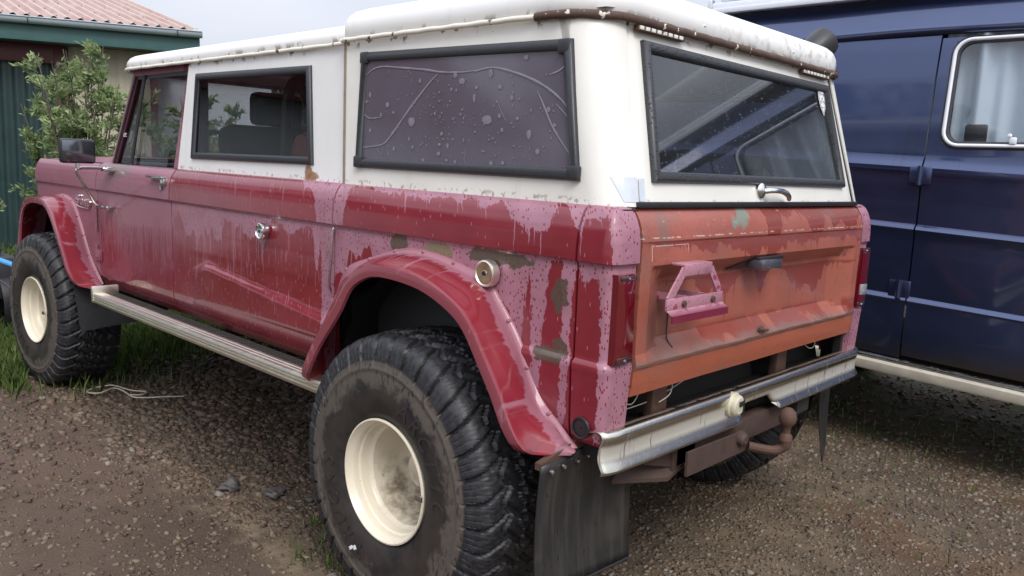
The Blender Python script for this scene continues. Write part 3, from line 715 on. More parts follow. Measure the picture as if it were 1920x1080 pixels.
b.box(-.868, -.858, 3.46, 3.56, .84, .90, .003); b.build('door_hinge', M['paint'], DOOR)
# flush black disc for the dark of a round hole near the corner
MB().rev([(-.868, .024), (-.8695, .028), (-.864, .030), (-.8655, .024), (-.8655, .002)], 24, 'x', (0, .075, .790)).build('dark_hole_disc', M['black'], TRUCK)
# the script badge on the fender
def text_mesh(txt, size, depth, shear=0.0, offset=0.0):
    cu = bpy.data.curves.new('lettering', 'FONT'); cu.body = txt; cu.size = size; cu.extrude = depth; cu.shear = shear; cu.offset = offset; cu.resolution_u = 3
    o = bpy.data.objects.new('lettering', cu); scn.collection.objects.link(o); dg = bpy.context.evaluated_depsgraph_get(); dg.update()
    me = bpy.data.meshes.new_from_object(o.evaluated_get(dg)); vs = [v.co.copy() for v in me.vertices]; fs = [tuple(p.vertices) for p in me.polygons]
    bpy.data.objects.remove(o); bpy.data.curves.remove(cu); bpy.data.meshes.remove(me); return vs, fs
vs, fs = text_mesh('Bronco', .074, .006, .45, .0016)
mb = MB(); mb.add([(-.868-v.z, 3.82-v.x, 1.140+v.y-.05*v.x) for v in vs], fs)
mb.tube(smooth_path([(-.868, 3.815, 1.128), (-.868, 3.74, 1.118), (-.868, 3.62, 1.118)], 4), .003, 6)
mb.build('script_badge', M['trim'], FEND, smooth=None)
# running board
b = MB()
prof = [(-.935, .7045), (-.940, .708), (-.955, .708), (-.957, .7065), (-.959, .708), (-.975, .708), (-.977, .7065), (-.979, .708), (-.998, .708), (-1.003, .700), (-1.003, .697), (-.998, .695), (-.998, .690), (-1.003, .688), (-1.003, .684), (-.998, .682), (-.998, .677), (-1.003, .675), (-1.003, .671), (-.998, .669), (-.996, .660), (-.985, .658), (-.985, .666)]
b.grid([[(x, y, z) for x, z in prof] for y in arange(1.10, 3.22, .1)])
b.box(-.90, -.86, 1.16, 3.20, .655, .675)
RB = MB().box(-.985, -.865, 1.11, 3.21, .672, .700, .004); [RB.box(x-.003, x+.003, 1.12, 3.20, .699, .704) for x in arange(-.975, -.885, .018)]
RB = RB.build('running_board', M['rubbermat'], TRUCK); b.build('step_edge', M['alu'], RB)
MB().box(-1.003, -.87, 3.21, 3.235, .660, .745, .004).build('step_end', M['alu'], RB)
b = MB().box(-.985, -.865, 1.11, 3.21, .672, .700, .004)
o = MB(); [o.box(x-.003, x+.003, 1.12, 3.20, .699, .704) for x in arange(.885, .975, .018)]; o.box(.865, .985, 1.11, 3.21, .672, .700, .004); o.build('running_board', M['rubbermat'], TRUCK)
for s in (-1, 1):
    o = MB()
    for y in (1.4, 2.2, 3.0): o.box(*sorted((s*.35, s*.95)), y-.02, y+.02, .635, .668)
    o.each('step_bracket', M['under'], TRUCK)
# ---- hardtop, rear section
def plan(z, side_y0b=1.235, side_y0t=1.275):
    """plan line of the rear hardtop at height z: list of (x,y) for the left half, front edge to hatch seam"""
    t = (z-1.38)/.49
    return t
def hx(t): return lerp(.826, .800, t)
COLS = [(1.235, 1.275), (1.20, 1.235), (1.17, 1.19), (1.145, 1.148)] + [(lerp(1.145, .173, k/16), lerp(1.148, .250, k/16)) for k in range(1, 17)]
ZH = [1.376, 1.39, 1.41, 1.43, 1.452] + [lerp(1.452, 1.808, k/8) for k in range(1, 9)] + [1.82, 1.84, 1.855, 1.872]
def hcol(kind, a, z):
    t = (z-1.38)/.49
    if kind == 0: return (hx(t), lerp(a[0], a[1], t))
    # corner: bottom arc (.826,.13)->(.742,.036); top arc (.80,.25)->(.668,.160)
    th = a*math.pi/2; r = lerp(.088, .125, t); cx = lerp(.826, .800, t)-r; cy = lerp(.036, .160, t)+r
    if a <= 1: return (cx+r*math.cos(th), cy-r*math.sin(th))
    return (lerp(cx, lerp(.742, .668, t), (a-1)), cy-r)
for s in (-1, 1):
    cols = [(0, c) for c in COLS] + [(0, (.145, .285))][:0] + [(1, k/10) for k in range(0, 11)] + [(1, 1.5), (1, 2.0)]
    P = [[(s*hcol(k, a, z)[0], hcol(k, a, z)[1], z) for z in ZH] for k, a in cols]
    mb = MB(); mb.grid(P, skip=lambda i, j: 3 <= i < 19 and 4 <= j < 12)
    mb.grid([P[0], [(p[0]-s*.03, p[1], p[2]) for p in P[0]]]); mb.grid([P[-1], [(p[0], p[1]+.006, p[2]) for p in P[-1]]])
    h = mb.build('hardtop_side', M['cream'], TRUCK, smooth=50)
    if s < 0: HTS = h
    # window rubber, film, glass
    C = [(s*.8035, 1.161, 1.826), (s*.8035, .229, 1.808), (s*.8235, .158, 1.436), (s*.8235, 1.161, 1.436)]
    fr = frame_bars(C, .031, .014, (s, 0, -.05)).build('window_rubber', M['gasket'], h, smooth=50)
    mb = MB()
    for k, (c, dy, dz) in enumerate(zip(C, (-1, 1, 1, -1), (-1, -1, 1, 1))):
        y, z = c[1]+dy*.020, c[2]+dz*.020; mb.box(*sorted((c[0]-s*.004, c[0]+s*.0165)), y-.020, y+.020, z-.020, z+.020, .006)
    mb.each('rubber_corner', M['gasket'], h)
    C2 = [(s*.806, 1.150, 1.815), (s*.806, .240, 1.800), (s*.822, .172, 1.445), (s*.822, 1.150, 1.445)]
    gl = MB(); n1, n2 = 14, 8
    A, B, D, E2 = [Vector(c) for c in C2]
    gl.grid([[A.lerp(B, i/n1).lerp(E2.lerp(D, i/n1), j/n2) for j in range(n2+1)] for i in range(n1+1)])
    pane = gl.build('window_pane', M['film'] if s < 0 else M['glass'], h, smooth=60)
    if s < 0:
        def onp(u, v, off=.0015):     # film creases are laid out on the pane itself, u along it and v down it
            p = A.lerp(B, u).lerp(E2.lerp(D, u), v); return p+Vector((-off, 0, 0))
        fb = MB()
        cre = [([(.02, .18), (.06, .13), (.12, .11), (.23, .13), (.35, .155), (.45, .185), (.56, .19), (.66, .17)], .0042),
               ([(.60, .19), (.68, .165), (.76, .20), (.84, .26), (.91, .34), (.96, .43), (.985, .50)], .0050),
               ([(.42, .20), (.385, .26), (.35, .33), (.29, .46), (.24, .58), (.19, .70), (.14, .80), (.06, .83), (.0, .84)], .0045),
               ([(.87, .36), (.89, .46), (.915, .60), (.94, .70), (.97, .80), (.995, .87)], .0042), ([(.99, .16), (.96, .21), (.92, .24)], .0030), ([(.0, .50), (.05, .57), (.12, .56)], .003),
               ([(.56, .82), (.555, .92), (.58, .99)], .0016), ([(.14, .82), (.135, .92)], .0016), ([(.10, .84), (.13, .90)], .0014), ([(.94, .46), (.97, .53), (.99, .58)], .003), ([(.70, .42), (.72, .52), (.74, .60)], .0016)]
        for pts, r in cre:
            q = smooth_path([onp(*p) for p in pts], 4); n = len(q); fb.tube(q, [r*.8*max(0.05, math.sin(math.pi*min(.97, .08+.86*i/(n-1))))**.5*random.uniform(.6, 1.1)+.0003 for i in range(n)], 6, flat=.22, up=(1, 0, 0))
        bub = [(.535, .03, 17), (.543, .265, 15), (.675, .21, 14), (.655, .58, 22), (.61, .32, 8), (.51, .215, 11), (.33, .25, 8), (.765, .41, 10), (.71, .55, 9), (.83, .10, 10), (.49, .33, 7), (.515, .34, 6), (.715, .32, 10), (.41, .53, 7), (.435, .79, 8), (.475, .80, 9), (.43, .87, 9), (.51, .93, 8), (.355, .93, 9), (.28, .75, 7), (.30, .82, 8), (.19, .70, 8), (.20, .84, 9), (.155, .45, 12), (.12, .54, 8), (.19, .52, 7), (.785, .57, 7), (.72, .66, 8), (.83, .69, 14), (.86, .82, 10), (.55, .75, 6), (.445, .70, 8), (.91, .50, 10), (.76, .05, 5), (.60, .40, 11), (.29, .60, 20), (.93, .62, 8), (.05, .36, 10), (.03, .42, 8), (.06, .68, 9), (.67, .93, 10), (.72, .92, 8), (.47, .92, 7)]
        for k in range(75): bub.append((random.uniform(.03, .97), random.uniform(.15, .96), random.uniform(1.6, 4.2)))
        for k in range(90): bub.append((random.uniform(.35, .85), random.uniform(.3, .9), random.uniform(1.5, 5.0)))
        for k in range(45): bub.append((random.gauss(.38, .07), random.uniform(.22, .7), random.uniform(1.5, 3.4)))
        for (u, v, r) in bub:
            if not (.02 < u < .98): continue
            c = onp(u, v); r *= .00078; e = random.uniform(.75, 1.25); a0 = random.uniform(0, 3); n = 10; o = len(fb.v)
            ring = [(c.x-.0004, c.y+r*e*math.cos(a0+2*math.pi*i/n)*random.uniform(.85, 1.15), c.z+r/e*math.sin(a0+2*math.pi*i/n)*random.uniform(.85, 1.15)) for i in range(n)]
            fb.add(ring+[(c.x-.0008-r*.05, c.y, c.z)], [(i, (i+1) % n, n) for i in range(n)])
        fb.build('film_creases', M['filmbub'], h, smooth=80)

# roof caps
def roof(name, yf, yr, hw, rf, rr, zd, zc, mat, parent, railmat, railr=.010, edge=.062, lipy=0):
    def outline(ins):
        pts = []; w = hw-ins; a = yf-ins*1.0; b = yr+ins; r1 = max(.01, rf-ins*.4); r2 = max(.01, rr-ins*.4)
        for cx, cy, r, a0 in ((-w+r2, b+r2, r2, math.pi), (w-r2, b+r2, r2, 1.5*math.pi), (w-r1, a-r1, r1, 0), (-w+r1, a-r1, r1, .5*math.pi)):
            for k in range(9):
                t = a0+math.pi/2*k/8; pts.append((cx+r*math.cos(t), cy+r*math.sin(t)))
        out = []
        for i in range(len(pts)):
            p, q = pts[i], pts[(i+1) % len(pts)]; d = math.hypot(q[0]-p[0], q[1]-p[1]); n = max(1, int(d/.08))
            if i % 9 != 8: n = 1
            for k in range(n if i % 9 != 8 else 10): out.append((lerp(p[0], q[0], k/(n if i % 9 != 8 else 10)), lerp(p[1], q[1], k/(n if i % 9 != 8 else 10))))
        return out
    def zz(x, y, h): return zd+h
    rings = []
    for ins, h in ((.012, -.004), (.002, .006), (.0, .035), (.003, .055), (.013, .075), (.032, .091), (.065, .104), (.14, .117), (.26, .128), (.40, .139), (.55, .145), (hw-.06, .147)):
        O = outline(ins); fy = lambda y: 1.0
        rings.append([(x, y, zd+h*zc) for x, y in O])
    mb = MB(); mb.grid(rings, closed=True); n = len(rings[0]); o = len(mb.v)-n; mb.f.append(tuple(range(o, o+n)))
    rf_ = mb.build(name, mat, parent, smooth=60)
    O = outline(-.004)
    return rf_, O
ROOF, O = roof('rear_roof', 1.285, .140, .812, .035, .17, 1.877, 1.03, M['roof'], TRUCK, M['rusty'])
# drip rail: a flattened tube, rusted through along the back, flaking paint along the side
def rail(path, r, mat, parent, name, z, fl=1.2):
    mb = MB(); pts = [Vector((x, y, z+.0008*math.sin(i*1.7))) for i, (x, y) in enumerate(path)]
    mb.tube(pts, [r*random.uniform(.93, 1.05) for _ in pts], 8, flat=fl, up=(0, 0, 1)); return mb.build(name, mat, parent, smooth=60)
def dens(P, st=.025):
    out = []
    for a, b in zip(P, P[1:]):
        n = max(1, int(math.dist(a, b)/st)); out += [(lerp(a[0], b[0], k/n), lerp(a[1], b[1], k/n)) for k in range(n)]
    return out+[P[-1]]
iL = min(range(len(O)), key=lambda i: abs(O[i][0]+.810)+abs(O[i][1]-.34)); side = [p for p in O if p[0] < -.805 and p[1] > .32]; side.sort(key=lambda p: -p[1])
rail(dens([(-.810, 1.285)]+side+[(-.810, .34)]), .0068, M['drip'], ROOF, 'drip_rail', 1.872)
back = [p for p in O if p[1] < .34 and p[0] < 0]; back.sort(key=lambda p: math.atan2(p[1]-.36, p[0]+.60)); 
rear = [p for p in O if p[1] < .36]; rear.sort(key=lambda p: (p[0]))
L_ = sorted([p for p in rear if p[0] < -.68], key=lambda p: -p[1]); R_ = sorted([p for p in rear if p[0] > .68], key=lambda p: p[1]); Mi = sorted([p for p in rear if -.68 <= p[0] <= .68], key=lambda p: p[0])
rp = dens([(-.810, .36)]+L_+Mi+R_+[(.810, .36)])
rail(rp, .0095, M['rusty'], ROOF, 'rusted_rail', 1.872, 1.25)
mb = MB(); mb.box(-.645, -.41, .134, .150, 1.845, 1.861, .002); mb.box(.38, .615, .134, .150, 1.845, 1.861, .002); mb.each('hatch_hinge', M['rust'], ROOF)
mb = MB()
for x0 in (-.64, .385):
    for k in range(8): mb.box(x0+k*.028, x0+k*.028+.019, .1305, .1345, 1.848, 1.858, .001)
mb.each('hinge_knuckle', M['cream'], ROOF)
mb = MB().box(-.655, .655, .152, .180, 1.852, 1.872, .003).build('roof_header', M['cream'], ROOF)
mb = MB()
for s in (-1, 1): mb.tube([(s*.30, .14, 1.905), (s*.302, .20, 1.965), (s*.303, .5, 2.000)], .006, 6)
mb.build('roof_bead', M['roof'], ROOF)
# weld seam and bolt heads on the side of the roof
mb = MB()
for y in (.22, .30): mb.rev([(1.99, .001), (2.0, .001)], 4, 'z', (0, 0, 0))
# work lamp on the right rear roof corner
b = MB(); ax = Vector((.62, -.25, .52)).normalized(); c = Vector((.905, .33, 2.010)); 
a1 = ax.orthogonal().normalized(); b1 = ax.cross(a1)
prof = [(-.062, .001), (-.062, .040), (-.055, .052), (-.02, .058), (.055, .064), (.062, .062), (.064, .058), (.066, .001)]
rings = [[c+ax*h+(a1*math.cos(2*math.pi*k/28)+b1*math.sin(2*math.pi*k/28))*r*(1.0 if k % 4 or h < -.03 else 1.03) for k in range(28)] for h, r in prof]
b.grid(rings, closed=True); WL = b.build('work_lamp', M['black'], TRUCK, smooth=30)
b = MB()
b.tube([(.755, .34, 1.955), (.80, .345, 1.985), (.85, .34, 2.00)], .008, 6); b.tube([(.80, .28, 1.945), (.83, .285, 1.965), (.88, .31, 1.975)], .006, 6); b.box(.73, .79, .31, .37, 1.948, 1.956, .002)
b.build('lamp_bracket', M['trim'], WL)

# ---- hatch
def hy(z): return .040+.25*(z-1.38)
mb = MB(); zsv = [1.388, 1.40, 1.42, 1.452] + [lerp(1.452, 1.812, k/6) for k in range(1, 7)] + [1.83, 1.858]
def hw(z): return lerp(.732, .658, (z-1.38)/.49)
us = [-1, -.985, -.93, -.868] + [lerp(-.868, .868, k/20) for k in range(1, 21)] + [.93, .985, 1]
def hp(u, z): return (u*hw(z), hy(z)+.0-.006*(1-u*u)+(.006 if abs(u) == 1 else 0), z)
P = [[hp(u, z) for z in zsv] for u in us]
mb.grid(P, skip=lambda i, j: 3 <= i < 23 and 3 <= j < 9); mb.grid([[r[0] for r in P], [(r[0][0], r[0][1]+.03, r[0][2]) for r in P]])
for k in (0, -1): mb.grid([P[k], [(p[0], p[1]+.005, p[2]) for p in P[k]]])
HATCH = mb.build('hatch', M['cream'], TRUCK, smooth=40)
C = [(-.612, hy(1.824)-.007, 1.824), (.610, hy(1.824)-.007, 1.824), (.642, hy(1.441)-.007, 1.441), (-.650, hy(1.441)-.007, 1.441)]
fr = frame_bars(C, .030, .014, (0, -1, .25)).build('window_rubber', M['wetgasket'], HATCH, smooth=50)
C2 = [Vector((x, y+.002, z)) for x, y, z in [(-.60, C[0][1], 1.815), (.60, C[1][1], 1.815), (.632, C[2][1], 1.45), (-.640, C[3][1], 1.45)]]
HP = MB().grid([[C2[0].lerp(C2[1], i/10).lerp(C2[3].lerp(C2[2], i/10), j/6) for j in range(7)] for i in range(11)]).build('rear_window', M['hatchglass'], HATCH)
# shield sticker on the glass
sp = lambda u, v: (.549+.030*u, hy(1.76+.045*v)-.0085, 1.76+.045*v)
sh = [(-.8, 1), (0, 1.1), (.8, 1), (.95, .2), (.75, -.5), (0, -1.2), (-.75, -.5), (-.95, .2)]
stk = MB().prism([sp(*p) for p in sh], (0, -.0008, 0)).build('shield_sticker', M['sticker'], HATCH)
mb = MB(); sp2 = lambda u, v: (lambda p: (p[0], p[1]-.0014, p[2]))(sp(u, v)); rim = [(a*.84, b_*.86) for a, b_ in sh]
mb.tube([sp2(*p) for p in rim+[rim[0]]], .0008, 4)
for (u, v) in ((-.3, .55), (.35, .5), (0, .15), (-.35, -.1), (.35, -.12)): mb.tube(smooth_path([sp2(u-.18, v), sp2(u, v+.14), sp2(u+.18, v), sp2(u, v-.12)], 3), .0009, 4)
mb.tube([sp2(-.4, -.5), sp2(.4, -.5)], .0009, 4); mb.build('sticker_print', M['ink'], HATCH)
# handle, filler patches
mb = MB().rev([(.045, .026), (.036, .026), (.030, .020), (.024, .001)], 20, 'y', (-.045, 0, 1.424))
mb.tube(smooth_path([(-.045, .028, 1.424), (-.02, .010, 1.427), (.04, .006, 1.424), (.09, .010, 1.412), (.118, .018, 1.396)], 4), [.010, .011, .011, .010, .010, .010, .010, .010, .011, .012, .012, .012, .012, .011, .010, .009, .006], 8, flat=.8)
mb.build('hatch_handle', M['trim'], HATCH, smooth=60)
mb = MB(); P = [[None]*9 for _ in range(5)]
for i, (a, w) in enumerate(((.70, 0), (.8, 0), (.9, 0), (1.0, 0), (1.25, 0))):
    for j in range(9):
        z = lerp(1.388, 1.452, j/8); aa = a if i > 0 else a-.22*(j/8); t = (z-1.38)/.49; th = min(1, aa)*math.pi/2; r = lerp(.088, .125, t)+.0014; cx = lerp(.826, .8, t)-r+.0014; cy = lerp(.036, .160, t)+r-.0014
        P[i][j] = (-(cx+r*math.cos(th)) if aa <= 1 else -(cx-.01), cy-r*math.sin(th), z)
mb.grid(P); mb.build('filler_patch', M['lead'], HTS)
mb = MB(); mb.grid([[(-hw(z)*u, hy(z)-.0015+.003*(u > .97), z) for z in arange(1.392, 1.452-.006*k, .008)] for k, u in enumerate((.985, .97, .955, .945))][::1] if False else [[(-hw(z)*u, hy(z)-.0035, z) for z in (1.39, 1.41, 1.43, 1.45)] for u in (.985, .965, .948)]); mb.build('filler_patch', M['lead'], HATCH)
mb = MB().box(-.738, .738, .024, .05, 1.373, 1.389, .003).build('hatch_seal', M['black'], HATCH)
for s in (-1, 1): MB().grid([[(s*(hw(z)+dx), hy(z)+.016, z) for z in (1.385, 1.86)] for dx in (-.012, .022)]).build('dark_gap_strip', M['black'], HATCH)  # black strips added to put the dark of the gap beside the hatch

# ---- front hardtop sides (white) and roof
zf = [1.376, 1.39, 1.41, 1.447] + [lerp(1.447, 1.792, k/6) for k in range(1, 7)] + [1.82, 1.845, 1.862]
def fx(z): return lerp(.802, .778, (z-1.38)/.49)
colf = [(1.245, 1.255), (1.32, 1.32), (1.42, 1.45), (1.482, 1.526)] + [(lerp(1.482, 2.468, k/12), lerp(1.526, 2.440, k/12)) for k in range(1, 13)] + [(2.50, 2.48), (2.55, 2.515), (2.628, 2.545)]
for s in (-1, 1):
    P = [[(s*fx(z), lerp(a, b, (z-1.38)/.49), z) for z in zf] for a, b in colf]
    mb = MB().grid(P, skip=lambda i, j: 3 <= i < 15 and 3 <= j < 9)
    for k in (0, -1): mb.grid([P[k], [(p[0]-s*.03, p[1], p[2]) for p in P[k]]])
    h = mb.build('cab_side', M['white'], TRUCK, smooth=50)
    C = [(s*.783, 2.454, 1.812), (s*.783, 1.513, 1.803), (s*.7985, 1.466, 1.434), (s*.7985, 2.482, 1.428)]
    fr = frame_bars(C, .030, .014, (s, 0, -.05)).build('window_rubber', M['gasket'], h, smooth=50)
    C2 = [Vector((s*.785, 2.444, 1.80)), Vector((s*.785, 1.523, 1.793)), Vector((s*.798, 1.476, 1.444)), Vector((s*.798, 2.472, 1.438))]
    MB().grid([[C2[0].lerp(C2[1], i/8).lerp(C2[3].lerp(C2[2], i/8), j/5) for j in range(6)] for i in range(9)]).build('window_pane', M['glass'], h)
FR, O = roof('front_roof', 3.50, 1.27, .785, .30, .03, 1.866, .76, M['roof'], TRUCK, M['drip'])
sl = sorted([p for p in O if p[0] < -.55 and p[1] > 1.3 and (p[0] < -.78 or p[1] > 2.9)], key=lambda p: p[1]-p[0]*.6)
rail(dens([(-.792, 1.285)]+sl, .04), .0065, M['drip'], FR, 'drip_rail', 1.866)
# ---- windscreen frame, door frames
DF = {}
for s in (-1, 1):
    def q(y, z): return (s*lerp(.795, .752, (z-1.38)/.49), y, z)
    Pn = lambda pts: [Vector(q(*p)) for p in pts]
    outer = Pn([(2.645, 1.378), (2.560, 1.868), (3.235, 1.864), (3.470, 1.378)]); inner = Pn([(2.690, 1.380), (2.607, 1.836), (3.205, 1.832), (3.425, 1.380)])
    mb = MB()
    for i in range(3):
        a, b_, c, d = outer[i], outer[i+1], inner[i+1], inner[i]; mb.prism([a, b_, c, d], (-s*.028, 0, 0))
    df = mb.build('door_window_frame', M['paint'], DOOR if s < 0 else TRUCK, smooth=30)
    dg_ = MB(); vq = Pn([(3.186, 1.380), (3.092, 1.834)]); n_ = Vector((s*.004, 0, 0))
    dg_.tube([vq[0]+n_, vq[1]+n_], .009, 8); dg_.tube([inner[3]+n_, inner[2]+n_], .006, 6); dg_.build('vent_divider', M['gasket'], df)
    mb = MB().grid([[inner[0].lerp(inner[3], i/6).lerp(inner[1].lerp(inner[2], i/6), j/4)-Vector((s*.012, 0, 0)) for j in range(5)] for i in range(7)]); pane = mb.build('door_window', M['glass'], DOOR if s < 0 else df)
    if s < 0:
        vs, fs = text_mesh('er.', .045, .0006, .2); mb = MB().add([(-.797-.0, 3.34-v.x, 1.52+v.y) for v in vs], fs)
        mb = MB().add([(-(lerp(.795, .752, (1.52+v.y-1.38)/.49))+.008-v.z, 3.352-v.x, 1.52+v.y) for v in vs], fs); mb.build('window_lettering', M['sticker'], DOOR, smooth=None)
    # A pillar
    MB().prism([(s*.79, 3.475, 1.376), (s*.73, 3.55, 1.376), (s*.70, 3.29, 1.868), (s*.752, 3.238, 1.868)], (-s*.03, .012, 0)).build('windscreen_pillar', M['paint'], TRUCK, smooth=30)
MB().prism([(-.74, 3.55, 1.376), (.74, 3.55, 1.376), (.74, 3.53, 1.41), (-.74, 3.53, 1.41)], (0, -.03, 0)).build('cowl', M['paint'], TRUCK)
MB().grid([[(lerp(-.72, .72, i/6), lerp(3.535, 3.29, j/4), lerp(1.41, 1.868, j/4)) for j in range(5)] for i in range(7)]).build('windscreen', M['glass'], TRUCK)
# ---- bulkhead rim between the two roofs, lining, interior
mb = MB(); 
for s in (-1, 1): mb.box(*sorted((s*.77, s*.695)), 1.24, 1.27, 1.38, 1.86)
mb.box(-.70, .70, 1.24, 1.27, 1.80, 1.955); mb.build('roof_joint', M['inpaint'], TRUCK, smooth=None)
for s in (-1, 1): MB().grid([[(s*(hx((z-1.38)/.49)+dx), lerp(1.235, 1.275, (z-1.38)/.49)+dy, z) for z in arange(1.378, 1.872, .03)] for dx, dy in ((.0012, -.012), (.0035, -.006), (.0025, .001), (-.022, .003))]).build('panel_seam', M['seam'], TRUCK)
MB().box(-.77, .77, 1.273, 1.281, 1.88, 1.945).build('roof_gap_strip', M['black'], TRUCK)  # added black strip makes the gap between the two roof caps dark
mb = MB().grid([[(x, y, 1.885+.05*(1-(x/.8)**2)) for y in (.16, .5, 1.0, 1.6, 2.4, 3.3)] for x in arange(-.76, .76, .1)]).build('headlining', M['headliner'], TRUCK)
mb = MB()
for s in (-1, 1): mb.grid([[(s*lerp(.790, .765, (z-1.38)/.49), y, z) for z in (1.30, 1.378)] for y in (.15, 1.2, 2.5, 3.4)]); mb.grid([[(s*lerp(.775, .75, (z-1.38)/.49), y, z) for z in (1.815, 1.90)] for y in (.22, 1.2, 2.5, 3.2)]); mb.box(*sorted((s*.750, s*.71)), 2.50, 2.58, 1.3, 1.86); mb.box(*sorted((s*.755, s*.73)), 1.25, 1.45, 1.3, 1.86)
mb.build('cabin_lining', M['inpaint'], TRUCK, smooth=None)
mb = MB()
for x in (-.66, .66):
    mb.tube(smooth_path([(x, 1.9, .75), (x, 1.9, 1.5), (x*.97, 1.9, 1.74), (x*.85, 1.9, 1.80)], 5), .024, 10); mb.tube([(x*.9, 1.92, 1.78), (x, 1.35, 1.30), (x, 1.1, 1.0)], .022, 10)
mb.tube([(-.57, 1.9, 1.80), (.57, 1.9, 1.80)], .024, 10); mb.build('roll_bar', M['black'], TRUCK)
for x in (-.38, .38):
    mb = MB().box(x-.25, x+.25, 2.55, 3.05, .95, 1.12, .05).box(x-.24, x+.24, 2.45, 2.60, 1.05, 1.60, .05, rot=Matrix.Rotation(-.15, 3, 'X')); mb.box(x-.13, x+.13, 2.42, 2.51, 1.60, 1.76, .03); mb.build('front_seat', M['seat'], TRUCK)
MB().box(-.62, .62, 1.45, 1.95, .95, 1.10, .05).box(-.62, .62, 1.36, 1.50, 1.05, 1.50, .05, rot=Matrix.Rotation(-.12, 3, 'X')).build('rear_bench', M['seat'], TRUCK)
MB().box(-.745, -.50, 1.60, 1.74, 1.10, 1.565, .06, rot=Matrix.Rotation(-.1, 3, 'X')).build('orange_seat_back', M['redseat'], TRUCK)
MB().box(-.72, .72, 3.18, 3.46, 1.22, 1.39, .04).build('dashboard', M['black'], TRUCK)
mb = MB(); c = Vector((-.36, 3.04, 1.40)); ax = Vector((0, -.86, .5)).normalized(); a1 = Vector((1, 0, 0)); b1 = ax.cross(a1)
mb.tube([c+(a1*math.cos(t)+b1*math.sin(t))*.20 for t in arange(0, 2*math.pi, .2)], .012, 8, cap=False); mb.tube([c-a1*.2, c, c+a1*.2], .010, 6); mb.tube([c, c-ax*.28], .018, 8); mb.build('steering_wheel', M['black'], TRUCK)
# cargo seen through the rear glass: wheel arches, a boxed bench and a folded arm rest
MB().box(-.74, -.45, .30, 1.15, .74, 1.05, .03).box(.45, .74, .30, 1.15, .74, 1.05, .03).each('inner_wheel_arch', M['inpaint'], TRUCK)
MB().box(-.30, .42, .35, .95, .74, 1.24, .05).box(-.25, .40, .42, .50, 1.2, 1.50, .04).build('folded_seat', M['seat'], TRUCK)
mb = MB().tube(smooth_path([(-.25, .25, 1.30), (-.24, .25, 1.50), (-.19, .25, 1.535), (-.08, .25, 1.53)], 4), .010, 6); mb.build('luggage_hoop', M['trim'], TRUCK)
b = MB().box(.02, .07, .10, .12, 1.49, 1.53, .004).box(.08, .16, .10, .12, 1.46, 1.485, .004, rot=Matrix.Rotation(.5, 3, 'Y')); b.build('hatch_latch', M['socket'], TRUCK)
# ---- mirror with its arms
b = MB().box(-1.135, -.965, 3.20, 3.235, 1.375, 1.497, .016); MI = b.build('mirror', M['black'], TRUCK)
MB().box(-1.125, -.975, 3.196, 3.2015, 1.384, 1.488, .003).build('mirror_glass', M['mirror'] if 'mirror' in M else M['smoke'], MI)
b = MB().tube(smooth_path([(-.875, 3.297, 1.350), (-.95, 3.28, 1.352), (-1.035, 3.24, 1.350), (-1.052, 3.235, 1.335), (-1.03, 3.25, 1.30), (-.95, 3.30, 1.18), (-.92, 3.32, 1.150), (-.875, 3.345, 1.146)], 4), .0075, 8)
b.tube([(-1.05, 3.22, 1.35), (-1.05, 3.22, 1.378)], .010, 8)
b.box(-.90, -.862, 3.25, 3.34, 1.335, 1.36, .005); b.box(-.90, -.862, 3.27, 3.36, 1.138, 1.156, .005); b.build('mirror_arm', M['trim'], MI)

